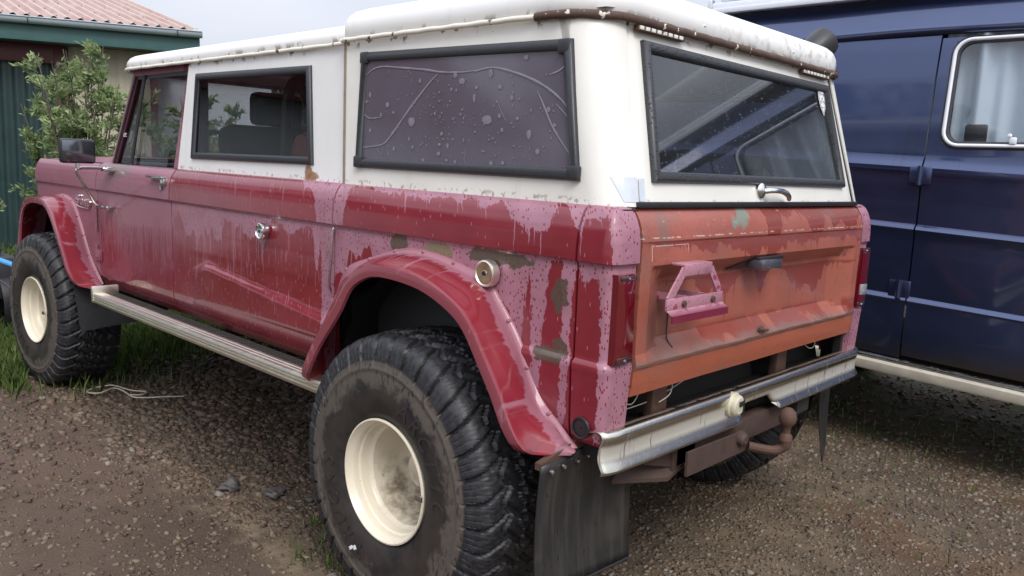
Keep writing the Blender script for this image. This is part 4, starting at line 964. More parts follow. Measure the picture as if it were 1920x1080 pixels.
# ---- wheels
def tyre_mesh():
    NA, prof = 1080, [(.150, .198), (.168, .203), (.178, .214), (.186, .235), (.1935, .262), (.197, .290), (.1975, .315), (.196, .34), (.1935, .362), (.192, .3735), (.1945, .378), (.1945, .384), (.1915, .389), (.191, .40)]
    prof += [(lerp(.191, .182, k/5), lerp(.40, .440, k/5)) for k in range(1, 6)]
    prof += [(.182-.028*math.sin(t*math.pi/2)*1-.0*t, .440+.045*(1-math.cos(t*math.pi/2))*1.0) for t in ()] 
    prof += [(.179, .452), (.174, .464), (.166, .475), (.156, .4835), (.144, .489)]
    prof += [(x, .489+.011*(1-(x/.144)**2)) for x in arange(.135, 0, .009)]
    prof = prof+[(-x, r) for x, r in prof[::-1][1:]]
    A = np.linspace(0, 2*np.pi, NA, endpoint=False); H = np.array([p[0] for p in prof]); Rr = np.array([p[1] for p in prof])
    a, h = np.meshgrid(A, H, indexing='ij'); r = np.meshgrid(A, Rr, indexing='ij')[1]
    rs = np.random.default_rng(3); NL = 36
    w = np.abs(h); sg = np.sign(h)
    # shoulder lugs: grooves that sweep backward as they cross the shoulder
    ph = a*NL/(2*np.pi)+sg*.25 + .55*np.clip((.19-w)/.10, 0, 1.3)*1.0
    jit = rs.uniform(-.07, .07, NL*2); f = ph-np.floor(ph); idx = np.floor(ph).astype(int) % NL
    wid = .075+.03*np.take(rs.uniform(0, 1, NL), idx)
    groove = np.clip((1-np.abs(f-.5)/wid)*2.2, 0, 1)*(r > .397)*(w > .085)
    start = np.clip((r-.397)/.012, 0, 1)
    # fine sipes near each groove
    f2 = (ph*4) % 1; sipe = np.clip(1-np.abs(f2-.5)/.12, 0, 1)*(w > .10)*(r > .415)*.20
    # centre blocks
    ph2 = a*NL/(2*np.pi)*1.0 + np.where(h > 0, .35, -.15) + 9*w*np.where(h > 0, 1, -1)
    g2 = np.clip((1-np.abs((ph2 % 1)-.5)/.17)*2.5, 0, 1)*(w <= .085)
    ring = np.clip(1-np.abs(w-(.088+.014*np.sin(a*NL)))/.010, 0, 1)+np.clip(1-np.abs(w-(.026+.012*np.sin(a*NL+1)))/.007, 0, 1)
    chunk = .10*rs.standard_normal(a.shape)*(w < .16)*(r > .43)
    d = np.clip(groove*start+sipe+g2+ring*(w < .13), 0, 1)*.0145+chunk*.004
    wrin = .0005*np.sin(a*NL*6+h*90)*(r > .40)*(w > .13)
    # letters are separate; faint ribs round the bead
    nr = np.clip((.175-w)/.06, 0, 1); r2 = r-d*(.35+.65*nr)-wrin; h2 = h-sg*d*(1-nr)*.9
    # flat where it bears on the ground
    r2 = .187+(r2-.198)*.893; h2 = h2*.91
    X, Y, Z = h2, r2*np.sin(a), r2*np.cos(a); Z = np.maximum(Z, -.450)
    m = len(prof); V = np.stack([X, Y, Z], -1).reshape(-1, 3); i = np.arange(NA)[:, None]; j = np.arange(m-1)[None]
    q = np.stack([i*m+j, ((i+1) % NA)*m+j, ((i+1) % NA)*m+j+1, i*m+j+1], -1).reshape(-1, 4)
    me = bpy.data.meshes.new('tyre'); me.vertices.add(len(V)); me.vertices.foreach_set('co', V.ravel()); me.loops.add(len(q)*4); me.loops.foreach_set('vertex_index', q.ravel().astype(np.int32))
    me.polygons.add(len(q)); me.polygons.foreach_set('loop_start', np.arange(0, len(q)*4, 4, dtype=np.int32)); me.polygons.foreach_set('loop_total', np.full(len(q), 4, np.int32)); me.update(calc_edges=True); me.validate()
    me.polygons.foreach_set('use_smooth', [True]*len(q)); me.set_sharp_from_angle(angle=R(40)); me.materials.append(M['tyre']); return me
TYRE = tyre_mesh()
def make_wheel():
    hub = MB().rev([(.02, .001), (.02, .055), (.0, .062), (-.02, .07)], 24).build('wheel', M['rim'], TRUCK)
    ty_ = bpy.data.objects.new('tyre', TYRE); scn.collection.objects.link(ty_); ty_.parent = hub
    rim = MB().rev([(h-.016, r*.944) for h, r in [(.150, .197), (.172, .2005), (.181, .2075), (.186, .2065), (.187, .2015), (.181, .1985), (.174, .1955), (.168, .190), (.160, .1875), (.145, .1865), (.140, .181), (.132, .1795), (.115, .1795), (.108, .176), (.10, .168), (.06, .1655), (.01, .164), (-.02, .160), (-.035, .148), (-.040, .125), (-.030, .095), (-.030, .075), (-.045, .055), (-.045, .001)]], 96).build('rim', M['rim'], hub, smooth=35)
    b = MB()
    for k in range(5):
        t = 2*math.pi*k/5; b.rev([(-.045, .012), (-.02, .011), (-.018, .001)], 6, 'x', (0, .07*math.cos(t), .07*math.sin(t)))
    b.each('wheel_nut', M['rust'], hub)
    MB().box(.181, .186, -.016, .016, -.008, .010, .002, rot=None).build('balance_weight', M['trim'], hub).location = (-.004, .187, .01)
    # raised sidewall lettering, word one above the hub and word two below, both reading round the rim
    mb = MB()
    for word, a0, da in (('ARCTIC', 34, -13.5), ('TRUCKS', 214, -13.5)):
        for k, ch in enumerate(word):
            if ch == ' ': continue
            vs, fs = text_mesh(ch, .062, .0014, .25, .0); wd = (max(v.x for v in vs)+min(v.x for v in vs))/2
            an = R(a0+da*(k-2.5)*1.0); out = []
            for v in vs:
                # radial out = letter up; along the rim = letter x (clockwise seen from outside, +x side)
                rr = .246+v.y*1.25; tt = an-(v.x-wd)*1.15/.27
                out.append((.1785+.0020*(1-abs(rr-.285)/.05)+v.z, rr*math.cos(tt), rr*math.sin(tt)))
            mb.add(out, fs)
    mb.build('sidewall_lettering', M['letters'], hub, smooth=None)
    return hub
W0 = make_wheel()
def copy_tree(o, parent=None):
    c = o.copy(); scn.collection.objects.link(c); c.parent = parent
    for ch in list(o.children): copy_tree(ch, c)
    return c
spots = [(-.876, .69, .492, 180, 0, 0), (-.876, 4.07, .492, 180, 3, 77), (.876, .69, .492, 0, 0, 30), (.876, 4.07, .492, 0, 3, 120)]
for i, (x, y, z, rz, st, spin) in enumerate(spots):
    o = W0 if i == 0 else copy_tree(W0, TRUCK)
    o.location = (x, y-2.3, z); o.rotation_euler = (0, 0, R(rz+st))
mb = MB()
mb.box(-.0008, .0004, -.020, .0, -.003, .008).box(-.0008, .0004, .003, .017, -.010, .004); tagst = mb.build('tyre_sticker', M['sticker'], W0)
tagst.location = (.1815, -.127, -.258); tagst.rotation_euler = (R(35), 0, 0)
# wheel wells
for s in (-1, 1):
    for cy, r in ((.69, .535), (4.02, .55)):
        mb = MB(); mb.rev([(s*.835, r), (s*.835, r+.004), (s*.50, r+.004)], 40, 'x', (0, cy, .60), R(-35) if True else 0, R(215)); 
        b2 = MB()
        b2.grid([[(x, cy+r*math.cos(t), .62+r*math.sin(t)) for x in (s*.845, s*.70, s*.5)] for t in arange(R(-15), R(195), R(7))])
        b2.grid([[(s*.5, cy+lerp(0, r, k)*math.cos(t), .62+lerp(0, r, k)*math.sin(t)) for k in (0, 1)] for t in arange(R(-15), R(195), R(7))])
        if cy < 1: b2.tube([(s*.70, cy+.05, 1.10), (s*.72, cy+.10, .55)], .03, 10); b2.tube([(s*.62, cy+.25, 1.10), (s*.62, cy+.27, .60)], .012, 8)
        b2.build('wheel_well', M['under'], TRUCK, smooth=60)
# ---- running gear
mb = MB()
for s in (-1, 1): mb.box(*sorted((s*.46, s*.36)), .02, 4.5, .60, .72)
for y in (.2, 1.3, 2.4, 3.3): mb.box(-.4, .4, y-.05, y+.05, .62, .70)
mb.each('frame_rail', M['under'], TRUCK, smooth=None)
for y in (.69, 4.07):
    mb = MB().tube([(-.8, y, .49), (.8, y, .49)], .045, 12); mb.rev([(-.15, .05), (-.12, .12), (0, .16), (.12, .12), (.15, .05)], 16, 'x', (.1, y, .47))
    for s in (-1, 1): mb.tube(smooth_path([(s*.5, y-.62, .68), (s*.5, y-.3, .52), (s*.5, y, .46), (s*.5, y+.3, .52), (s*.5, y+.62, .66)], 5), .03, 6)
    mb.build('axle', M['under'], TRUCK)
MB().tube([(.12, .75, .52), (.05, 2.3, .60), (-.02, 4.0, .50)], .035, 10).box(-.2, .2, 2.2, 2.9, .50, .70, .04).build('drive_shaft', M['under'], TRUCK)
MB().box(-.55, .30, .16, .60, .60, .80, .05).build('fuel_tank', M['under'], TRUCK)
# ---- rear bumper and hitch
ZB0, ZB1 = .680, .792
def by(x): return -.004-.006*(1-(x/.875)**2)+.02*max(0, (abs(x)-.80)/.075)**2
prof = [(.060, .776), (.030, .787), (.014, .791), (.004, .790), (-.004, .785), (-.007, .776), (-.005, .766), (.000, .754), (.003, .742), (.004, .725), (.002, .710), (-.002, .700), (-.007, .692), (-.010, .684), (-.007, .677), (.0, .675)]
mb = MB(); xb = sorted(arange(-.864, .858, .02)+[-.262, -.235, -.04, -.015]); xb = [x for x in xb]
def cut(x, z): # trapezoid notch for the ball
    return -.085 < x < .115 and z < .735+(-.02 if False else 0) and (x+.085) > (0) 
P = [[(x, by(x)+dy, z) for dy, z in prof] for x in xb]
def nz(x):
    return interp(x, [(-.145, .0), (-.10, .058), (.06, .058), (.125, .0)]) if -.145 < x < .125 else 0
P2 = []
for x in xb:
    k = nz(x); row = []
    for dy, z in prof: row.append((x, by(x)+(dy if z > .679+k else max(dy, .012 if k > .01 else dy)), max(z, .676+k)))
    P2.append(row)
mb.grid(P2)
BUMP = mb.build('rear_bumper', M['bumper'], TRUCK, smooth=40)
md = BUMP.modifiers.new('thick', 'SOLIDIFY'); md.thickness = .003; md.offset = 0
mb = MB().rev([(-.040, .004), (-.039, .026), (-.033, .033), (-.022, .035), (-.018, .040), (-.0, .040)], 28, 'y', (-.205, 0, .752)); SK = mb.build('tow_socket', M['socket'], BUMP)
MB().box(-.215, -.190, -.044, -.0385, .752, .768, .002).box(-.188, -.184, -.0435, -.038, .726, .772, .001).each('socket_catch', M['black'], BUMP)
mb = MB()
for x in (-.40, .30): mb.rev([(by(x)+.006, .0045), (by(x)+.012, .0045), (by(x)+.0125, .001)], 8, 'y', (x, 0, .735))
mb.each('bumper_hole', M['black'], BUMP)
mb = MB().box(-.48, .24, .02, .06, .585, .668, .006); mb.prism([(-.62, .06, .64), (-.48, .06, .60), (-.48, .06, .69), (-.62, .06, .69)], (0, -.03, 0)); mb.prism([(-.48, -.02, .585), (-.10, -.02, .585), (-.13, -.02, .655), (-.48, -.02, .66)], (0, -.008, 0))
mb.prism([(-.70, .08, .60), (-.50, .02, .575), (-.42, .02, .60), (-.62, .10, .63)], (0, 0, -.012))
HT_ = mb.build('tow_bracket', M['rustpaint'], TRUCK)
mb = MB().rev([(-.035, .001), (-.032, .012), (-.020, .024), (0, .029), (.016, .025), (.026, .016), (.034, .0125), (.05, .0125), (.06, .020), (.075, .021)], 20, 'z', (0, 0, 0))
mb.v = [(v[0]-.055, v[1]-.13, .708-v[2]) for v in mb.v]
mb.tube(smooth_path([(-.055, -.13, .64), (-.055, -.128, .612), (-.075, -.10, .595), (-.13, -.04, .605)], 4), [.019, .019, .019, .019, .018, .016, .016, .016, .015, .015, .015, .015, .015], 10); mb.build('tow_ball', M['rust'], HT_)
mb = MB().rev([(-.05, .002), (-.05, .014), (-.042, .022), (-.03, .024), (-.02, .024)], 16, 'y', (-.165, .0, .635)); mb.build('tow_eye', M['rustpaint'], HT_)
mb = MB()
for x in (-.50, .30): mb.box(x-.04, x+.04, .07, .10, .70, .88, .004)
mb.each('bumper_stay', M['rust'], BUMP)
mb = MB()
for pts in ([(-.70, .08, .84), (-.66, .06, .82), (-.60, .07, .86)], [(-.52, .06, .80), (-.47, .055, .82), (-.45, .06, .87)], [(.42, .06, .90), (.45, .05, .845), (.52, .05, .83), (.57, .06, .88)], [(-.72, .08, .80), (-.5, .09, .80), (-.3, .09, .84)]): mb.tube(smooth_path(pts, 5), .0018, 5)
mb.each('loose_cable', M['socket'], BUMP)
# ---- mud flaps
for s in (-1, 1):
    if s < 0:
        C = [(-.985, .105, .703), (-.575, .105, .735), (-.575, .115, .32), (-.992, .115, .345)]
    else: C = [(.74, .10, .70), (.99, .150, .70), (1.03, .182, .30), (.815, .105, .285)]
    A, B, D, E2 = [Vector(c) for c in C]
    P = [[A.lerp(B, i/12).lerp(E2.lerp(D, i/12), j/14)+Vector((0, .012*math.sin(j/14*3)*math.sin(i/12*2.5+.5)-.02*(j/14)**2, 0)) for j in range(15)] for i in range(13)]
    mb = MB().grid(P); f = mb.build('mud_flap', M['flap'], TRUCK); md = f.modifiers.new('thick', 'SOLIDIFY'); md.thickness = .006
    if s < 0:
        b = MB()
        for (x, z) in ((-.95, .690), (-.90, .694), (-.845, .698), (-.80, .703)): b.rev([(.088, .001), (.090, .007), (.097, .008)], 10, 'y', (x, 0, z-.008))
        b.each('flap_bolt', M['trim'], f); MB().prism([(-.985, .104, .708), (-.86, .10, .742), (-.78, .10, .755), (-.78, .10, .728), (-.985, .104, .690)], (0, .02, 0)).build('flap_bracket', M['rust'], f)
        MB().tube([(-.992, .088, .347), (-.78, .082, .334), (-.575, .088, .322)], .0045, 6).build('flap_hem', M['black'], f)
for s in (-1, 1):
    C = [(s*1.0, 3.50, .70), (s*.56, 3.50, .70), (s*.54, 3.44, .50), (s*.98, 3.46, .46)]
    MB().grid([[Vector(C[0]).lerp(Vector(C[1]), i/6).lerp(Vector(C[3]).lerp(Vector(C[2]), i/6), j/5)+Vector((0, random.uniform(-.008, .008), 0)) for j in range(6)] for i in range(7)]).build('front_mud_flap', M['black'], TRUCK)
# ------------------------------------------------------------------ the blue van
M['navy'] = None
def navy():
    t = NT('navy_van_paint'); V = t.co(); t.co()
    n = t.noise(V, scale=3, detail=4); s = t.noise(t.vec(t.y, 0, t.mul(t.z, .10)), scale=22, detail=3, rough=.6)
    col = t.mix(n, (.040, .058, .130), (.050, .070, .158))
    run = t.mul(t.mul(t.step(s, .56, .66), t.step(t.z, 1.35, 1.6)), t.step(t.z, 2.1, 1.7)); col = t.mix(t.mul(run, .30), col, (.03, .04, .07))
    low = t.mul(t.step(t.z, .70, .56), t.step(t.noise(V, scale=5, detail=4), .2, .6)); col = t.mix(t.mul(low, .75), col, (.085, .07, .05))
    fl = t.step(t.noise(V, scale=60, detail=2), .70, .72); col = t.mix(t.mul(fl, .4), col, (.10, .10, .12))
    return t.bsdf(col, t.math('MULTIPLY_ADD', t.noise(V, scale=8), .14, .26), .85, t.bump(t.noise(V, scale=2.2, detail=1), .12, .05), coat=1.0, coatr=.06, spec=.7)
M['navy'] = navy()
M['vanwhite'] = simple('cream_step_paint', (.46, .42, .34), .5, nscale=14, namt=.3); M['poptop'] = simple('white_fibreglass', (.74, .76, .80), .4, nscale=5, namt=.06)
M['curtain'] = None
def curtain():
    t = NT('pale_curtain_cloth'); t.co(); n = t.noise(V := t.co(), scale=5)
    return t.bsdf(t.mix(n, (.62, .68, .74), (.72, .77, .82)), .9)
M['curtain'] = curtain(); M['vanglass'] = glass('van_window_glass', (.78, .82, .84), 1, drops=.05)
VAN = empty('van', (2.9, 0, 0), 'dark navy blue camper van with a curtained side window and cream step', 'van')
VP = [(.48, 1.945), (.52, 1.925), (.56, 1.910), (.60, 1.903), (.72, 1.898), (.852, 1.900), (.864, 1.893), (.876, 1.900), (.886, 1.912), (1.0, 1.908), (1.18, 1.903), (1.220, 1.898), (1.232, 1.892), (1.248, 1.902), (1.258, 1.916), (1.38, 1.912), (1.50, 1.900), (1.525, 1.893), (1.545, 1.894), (1.575, 1.912), (1.60, 1.918), (1.66, 1.922), (1.80, 1.928), (2.0, 1.942), (2.15, 1.962), (2.205, 1.972)]
def vz(z, y): return z+.036*y*max(0, 1-max(0, (z-1.6)/.6)**1)
def vpanel(name, y0, y1, zlo, zhi, hole=None, dx=0.0, par=VAN):
    ys = arange(y0, y1, .05); zs = sorted(set([z for z, _ in VP if zlo <= z <= zhi]+[zlo, zhi]+arange(zlo, zhi, .04)))
    if hole: ys = sorted(set(ys+[hole[0], hole[1]])); zs = sorted(set(zs+[hole[2], hole[3]]))
    P = [[(interp(z, VP)+dx, y+.0, vz(z, y)) for z in zs] for y in ys]
    sk = (lambda i, j: hole[0] < (ys[i]+ys[i+1])/2 < hole[1] and hole[2] < (zs[j]+zs[j+1])/2 < hole[3]) if hole else None
    mb = MB().grid(P, skip=sk)
    for r in (P[0], P[-1]): mb.grid([r, [(p[0]+.02, p[1], p[2]) for p in r]])
    for j in (0, -1): mb.grid([[p[j] for p in P], [(p[j][0]+.02, p[j][1], p[j][2]) for p in P]])
    return mb.build(name, M['navy'], par, smooth=28)
vpanel('side_panel', .166, 1.95, .56, 2.205)
VD = vpanel('side_door', -1.08, .158, .575, 2.19, (-.93, .092, 1.672, 2.172))
vpanel('front_panel', -2.0, -1.088, .56, 2.205)
mb = MB().box(1.95, 2.0, -2.0, 2.6, .50, 2.25); mb.box(1.93, 1.95, -2.0, 2.6, .49, .56, .0); mb.build('inner_wall', M['black'], VAN, smooth=None) if False else None
MB().grid([[(x, y, vz(z, y)) for x, z in ((1.935, .55), (1.95, .49), (2.1, .47))] for y in arange(-2, 1.95, .3)]).build('sill', M['black'], VAN)
# window
def rrect(y0, y1, z0, z1, r, n=6):
    out = []
    for cy, cz, a0 in ((y1-r, z1-r, 0), (y0+r, z1-r, 90), (y0+r, z0+r, 180), (y1-r, z0+r, 270)):
        for k in range(n+1):
            a = R(a0+90*k/n); out.append((cy+r*math.cos(a), cz+r*math.sin(a)))
    return out
def lean(y): return y
def wpt(y, z, dx=0): return Vector((interp(z, VP)+dx, y+.03*(z-1.95)*-1*0, z))
out_ = rrect(-.93, .045, 1.70, 2.165, .0005, 6)
ring = rrect(-.925, .108, 1.645, 2.192, .085); inn = rrect(-.885, .070, 1.684, 2.158, .06)
mb = MB(); loop = [wpt(y, z, -.004) for y, z in ring]; loop.append(loop[0]); il = [wpt(y, z, -.004) for y, z in inn]; il.append(il[0]); mid = [wpt((a[0]+b_[0])/2, (a[1]+b_[1])/2, -.012) for a, b_ in zip(ring, inn)]; mid.append(mid[0])
mb.grid([loop, mid, il, [p+Vector((.03, 0, 0)) for p in il]]); mb.grid([loop, [p+Vector((.012, 0, 0)) for p in loop]])
VWF = mb.build('window_rubber', M['gasket'], VD, smooth=60)
cr = rrect(-.905, .088, 1.664, 2.176, .072); q = [wpt(y, z, -.012) for y, z in cr]; q.append(q[0]); mb = MB().tube(q, .009, 8, cap=False); mb.build('window_trim', M['poptop'], VD, smooth=60)
MB().grid([[wpt(lerp(-.90, .085, i/10), lerp(1.66, 2.175, j/8), .006) for j in range(9)] for i in range(11)]).build('window_pane', M['vanglass'], VD)
mb = MB().grid([[Vector((2.02+.022*math.sin(y*52+.8*math.sin(y*9))+.012*math.sin(y*21)+.01*z*math.sin(y*30), y, z)) for z in arange(1.60, 2.22, .05)] for y in arange(-.98, .15, .006)]); mb.build('curtain', M['curtain'], VAN, smooth=80)
mb = MB().box(1.897, 1.915, -.235, -.205, 1.672, 1.705, .006); mb.rev([(1.890, .001), (1.892, .008), (1.90, .010)], 12, 'x', (0, -.205, 1.712)); mb.build('window_catch', M['poptop'], VD)
mb = MB().box(1.965, 1.99, -.09, .01, 1.58, 1.77, .01); mb.build('dark_box', M['seat'], VAN)
# hinges, gutter, ledges
for (y, z) in ((.165, 1.505), (.205, .918)):
    mb = MB(); x = interp(z, VP); mb.tube([(x-.014, y, vz(z, y)-.048), (x-.014, y, vz(z, y)+.048)], .015, 10); mb.box(x-.012, x+.012, y-.055, y+.052, vz(z, y)-.046, vz(z, y)+.046, .006); mb.build('door_hinge', M['navy'], VD)
prof = [(1.972, 2.205), (1.960, 2.212), (1.952, 2.226), (1.952, 2.240), (1.960, 2.236), (1.985, 2.240), (2.0, 2.262), (2.03, 2.34), (2.07, 2.40), (2.12, 2.44), (2.9, 2.50)]
mb = MB().grid([[(x, y, z+.004*math.sin(y*5)) for x, z in prof+[(5.8-a, b) for a, b in prof[::-1]]] for y in arange(-2.0, 1.95, .1)]); mb.build('roof', M['navy'], VAN, smooth=30)
mb = MB().box(2.02, 3.78, -1.9, 1.52, 2.455, 2.50, .012); mb.box(2.04, 3.76, -1.88, 1.50, 2.50, 2.80, .05); mb.box(2.0, 2.05, -1.9, 1.50, 2.43, 2.463, .006); mb.build('pop_top', M['poptop'], VAN)
mb = MB().box(2.01, 2.05, 1.505, 1.54, 2.40, 2.52, .01); mb.build('pop_top_catch', M['trim'], VAN)
# step
mb = MB(); pr = [(1.915, .528), (1.875, .528), (1.868, .518), (1.868, .478), (1.873, .470), (1.915, .468)]
mb.grid([[(x, y, z+.037*y) for x, z in pr] for y in arange(-1.9, 1.4, .1)]); mb.box(1.89, 2.1, -1.9, -1.895, .44, .50); VS = mb.build('side_step', M['vanwhite'], VAN)
mb = MB()
for dz in (.534, .546): mb.grid([[(1.905-.012*(k == 1), y, dz+.006*(k-1)+.037*y) for k in range(3)] for y in arange(-1.9, 1.4, .1)])
mb.build('step_trim', M['trim'], VS)
# rest of the van body, so that it holds up from other sides
mb = MB(); mb.box(3.86, 3.92, -2.0, 1.95, .56, 2.22, .03); mb.box(1.96, 3.90, 1.92, 1.97, .56, 2.22, .03)
NP = [(2.0, -2.0), (2.0, -2.02)]
mb.prism([(2.0, -2.0, .50), (2.0, -3.05, .50), (2.0, -3.10, .75), (2.0, -3.02, 1.12), (2.0, -2.45, 1.28), (2.0, -2.0, 1.30)], (1.82, 0, 0))
mb.prism([(2.0, -2.0, 1.30), (2.0, -2.45, 1.28), (2.06, -2.05, 2.15), (2.06, -1.95, 2.22)], (1.82, 0, 0)); mb.build('body_shell', M['navy'], VAN, smooth=25)
MB().prism([(2.1, -2.468, 1.32), (2.14, -2.10, 2.08), (3.68, -2.10, 2.08), (3.72, -2.468, 1.32)], (0, -.012, -.004)).build('windscreen', M['smoke'], VAN)
def van_wheel():
    w = MB().rev([(.0, .001), (.0, .07), (-.03, .10), (-.05, .17), (.02, .19), (.08, .20), (.085, .21)], 40).build('wheel', M['trim'], VAN)
    MB().rev([(.085, .205), (.11, .25), (.11, .31), (.09, .35), (.05, .365), (-.05, .365), (-.10, .35), (-.11, .25)], 48).build('tyre', M['black'], w); return w
w0 = van_wheel()
for i, (x, y, rz) in enumerate(((2.05, 1.15, 180), (2.05, -2.1, 180), (3.78, 1.15, 0), (3.78, -2.1, 0))):
    o = w0 if i == 0 else copy_tree(w0, VAN); o.location = (x-2.9, y, .362); o.rotation_euler = (0, 0, R(rz))
MB().box(2.25, 3.6, -2.9, 1.9, .42, .52, .02).build('chassis', M['under'], VAN)

# ------------------------------------------------------------------ the garage
M['corr'] = None
def roofmat():
    t = NT('faded_red_roof_sheet'); V = t.co(); t.co(); n = t.noise(V, scale=2.2, detail=6, rough=.65); n2 = t.noise(V, scale=40, detail=3)
    col = t.mix(t.step(n, .3, .7), (.33, .185, .155), (.40, .29, .25))
    rid = t.math('COSINE', t.mul(t.add(t.x, t.mul(t.y, .40403)), 41.337)); col = t.mix(t.mul(t.step(rid, .0, .7), t.step(n2, .25, .5)), col, (.50, .43, .37)); col = t.mix(t.step(n2, .62, .7), col, (.30, .15, .12))
    return t.bsdf(col, .55, 0)
M['corr'] = roofmat(); M['fascia'] = simple('teal_fascia_board', (.055, .13, .125), .5, nscale=6, namt=.2); M['gutter'] = simple('pale_gutter', (.40, .46, .50), .35, nscale=6, namt=.1)
M['gdoor'] = simple('dark_green_steel', (.018, .040, .040), .4, nscale=5, namt=.25); M['gframe'] = simple('dark_red_trim', (.10, .025, .028), .5, nscale=10, namt=.2)
M['gwall'] = simple('cream_wall_sheet', (.42, .38, .28), .6, nscale=4, namt=.12); M['soffit'] = simple('grey_soffit_board', (.11, .11, .115), .7, nscale=6, namt=.15)  # soffit is one even dark grey, used on screws and brackets too
GAR = empty('garage', (2.556, 9.58, 0), 'green fronted garage with faded red corrugated roof and a pale gutter', 'garage', rz=math.atan2(-.486, .873))
# local: +x along the eave to the right corner (x=0), +y away from the camera
def corr(x0, x1, y, z0, z1, pitch, amp, step=None):
    st = step or pitch/6; return [[(x, y+amp*math.cos(2*math.pi*x/pitch), z) for z in (z0, z1)] for x in arange(x0, x1, st)]
sl = .25; L = 4.2; SK_ = math.tan(R(22))     # the sheets are laid on the skew
P = [[(x-SK_*t*L, t*L-.05, 3.03+t*L*sl+.024*math.cos(2*math.pi*x/.152)) for t in (0, .5, 1)] for x in arange(-9, .03, .019)]
GR = MB().grid(P).build('roof', M['corr'], GAR, smooth=60)
P2 = [[(x-SK_*t*L, L*2-t*L, 3.03+t*L*sl+.016*math.cos(2*math.pi*x/.152)) for t in (0, 1)] for x in arange(-9, .03, .05)]; MB().grid(P2).build('roof_back', M['corr'], GAR, smooth=60)
mb = MB()
for k in range(28):
    for t in (.03, .2, .37): mb.rev([(.0, .012), (.012, .006), (.014, .001)], 6, 'z', (-.11-.304*k-SK_*t*L, t*L, 3.045+t*L*sl))
mb.each('roof_screw', M['soffit'], GR)
mb = MB().box(-9, .04, -.01, .03, 2.735, 2.985, .004); mb.prism([(.04, .03, 2.735), (.04-SK_*L, L, 2.80+L*sl), (.04-SK_*L, L, 2.99+L*sl), (.04, .03, 2.985)], (-.035, 0, 0)); FA = mb.build('fascia', M['fascia'], GAR)
mb = MB(); P = [[(x, -.075+.062*math.cos(a), 3.0+.072*math.sin(a)) for a in [R(v) for v in range(175, 366, 15)]] for x in arange(-9, .08, .5)]; mb.grid(P); mb.tube([(-9, -.137, 3.005), (.08, -.137, 3.005)], .010, 6); mb.add([P[-1][k] for k in range(len(P[-1]))], [tuple(range(len(P[-1])))]); GU = mb.build('gutter', M['gutter'], GAR, smooth=60)
mb = MB()
for x in (-.22, -1.95, -3.6): mb.tube([(x, -.075+.068*math.cos(R(v)), 3.0+.078*math.sin(R(v))) for v in range(180, 361, 20)], .008, 6)
mb.each('gutter_bracket', M['soffit'], GU)
MB().box(-9, -.0, .03, .42, 2.74, 2.755).build('soffit', M['soffit'], GAR)
mb = MB().grid(corr(-1.62, -.55, .40, 0, 2.74, .18, .014)); mb.grid([[(-.55-SK_*y, y, z) for z in (0, 2.74)] for y in (.40, 4.2)]); mb.grid([[(-.55-SK_*(8.4-y), y, z) for z in (0, 2.74)] for y in (4.2, 8.2)]); mb.grid([[(x, 8.2, z) for z in (0, 2.74)] for x in (-9, -.55)])
mb.prism([(-.55-SK_*.4, .40, 2.74), (-.55, 8.2, 2.74), (-.55-SK_*4.2, 4.2, 2.74+L*sl)], (-.05, 0, 0)); mb.build('wall', M['gwall'], GAR, smooth=60)
MB().box(-.62, -.53, .36, .42, 0, 2.74, .004).build('corner_trim', M['gframe'], GAR)
mb = MB().box(-1.78, -1.63, .36, .42, 0, 2.74, .004).box(-6.5, -1.78, .36, .42, 2.50, 2.735, .004); mb.build('door_frame', M['gframe'], GAR)
mb = MB(); mb.grid(corr(-6.4, -1.78, .46, .02, 2.50, .145, .020)); mb.build('garage_door', M['gdoor'], GAR, smooth=60)
MB().grid(corr(-9, -6.5, .42, 0, 2.74, .18, .014)).build('wall', M['gdoor'], GAR, smooth=60)
# small white house end seen past the garage corner
M['hwall'] = simple('white_render', (.62, .64, .66), .7, nscale=3, namt=.1)
SHED = empty('white_shed', (4.0, 12.6, 0), 'white shed wall showing past the right corner of the garage', 'shed', rz=math.atan2(-.486, .873))
MB().box(-1.0, 1.2, 0, 2.0, 0, 2.74, .01).build('wall', M['hwall'], SHED); MB().prism([(-1.15, -.15, 2.74), (1.35, -.15, 2.74), (1.35, 2.2, 3.0), (-1.15, 2.2, 3.0)], (0, 0, .04)).build('roof', M['corr'], SHED)

# ------------------------------------------------------------------ plants
def leafmat(name, c1, c2, c3):
    t = NT(name); g = t.t.nodes.new('ShaderNodeNewGeometry'); n = t.t.nodes.new('ShaderNodeVertexColor') if False else None
    a = t.t.nodes.new('ShaderNodeAttribute'); a.attribute_name = 'tone'
    col = t.ramp(a.outputs['Fac'], [(0, c1), (.55, c2), (1, c3)])
    m = t.bsdf(col, .5); b = t.b
    tr = t.t.nodes.new('ShaderNodeBsdfTranslucent'); t.t.links.new(col, tr.inputs[0]); mxs = t.t.nodes.new('ShaderNodeMixShader'); mxs.inputs[0].default_value = .35
    t.t.links.new(b.outputs[0], mxs.inputs[1]); t.t.links.new(tr.outputs[0], mxs.inputs[2]); t.t.links.new(mxs.outputs[0], t.out.inputs[0]); return m
M['leaf'] = leafmat('grey_green_leaf', (.09, .145, .05), (.25, .33, .14), (.44, .50, .24)); M['bark'] = simple('brown_bark', (.10, .085, .06), .8, nscale=30, namt=.3)
M['leaf2'] = leafmat('dark_green_leaf', (.02, .045, .015), (.05, .09, .03), (.10, .16, .055))
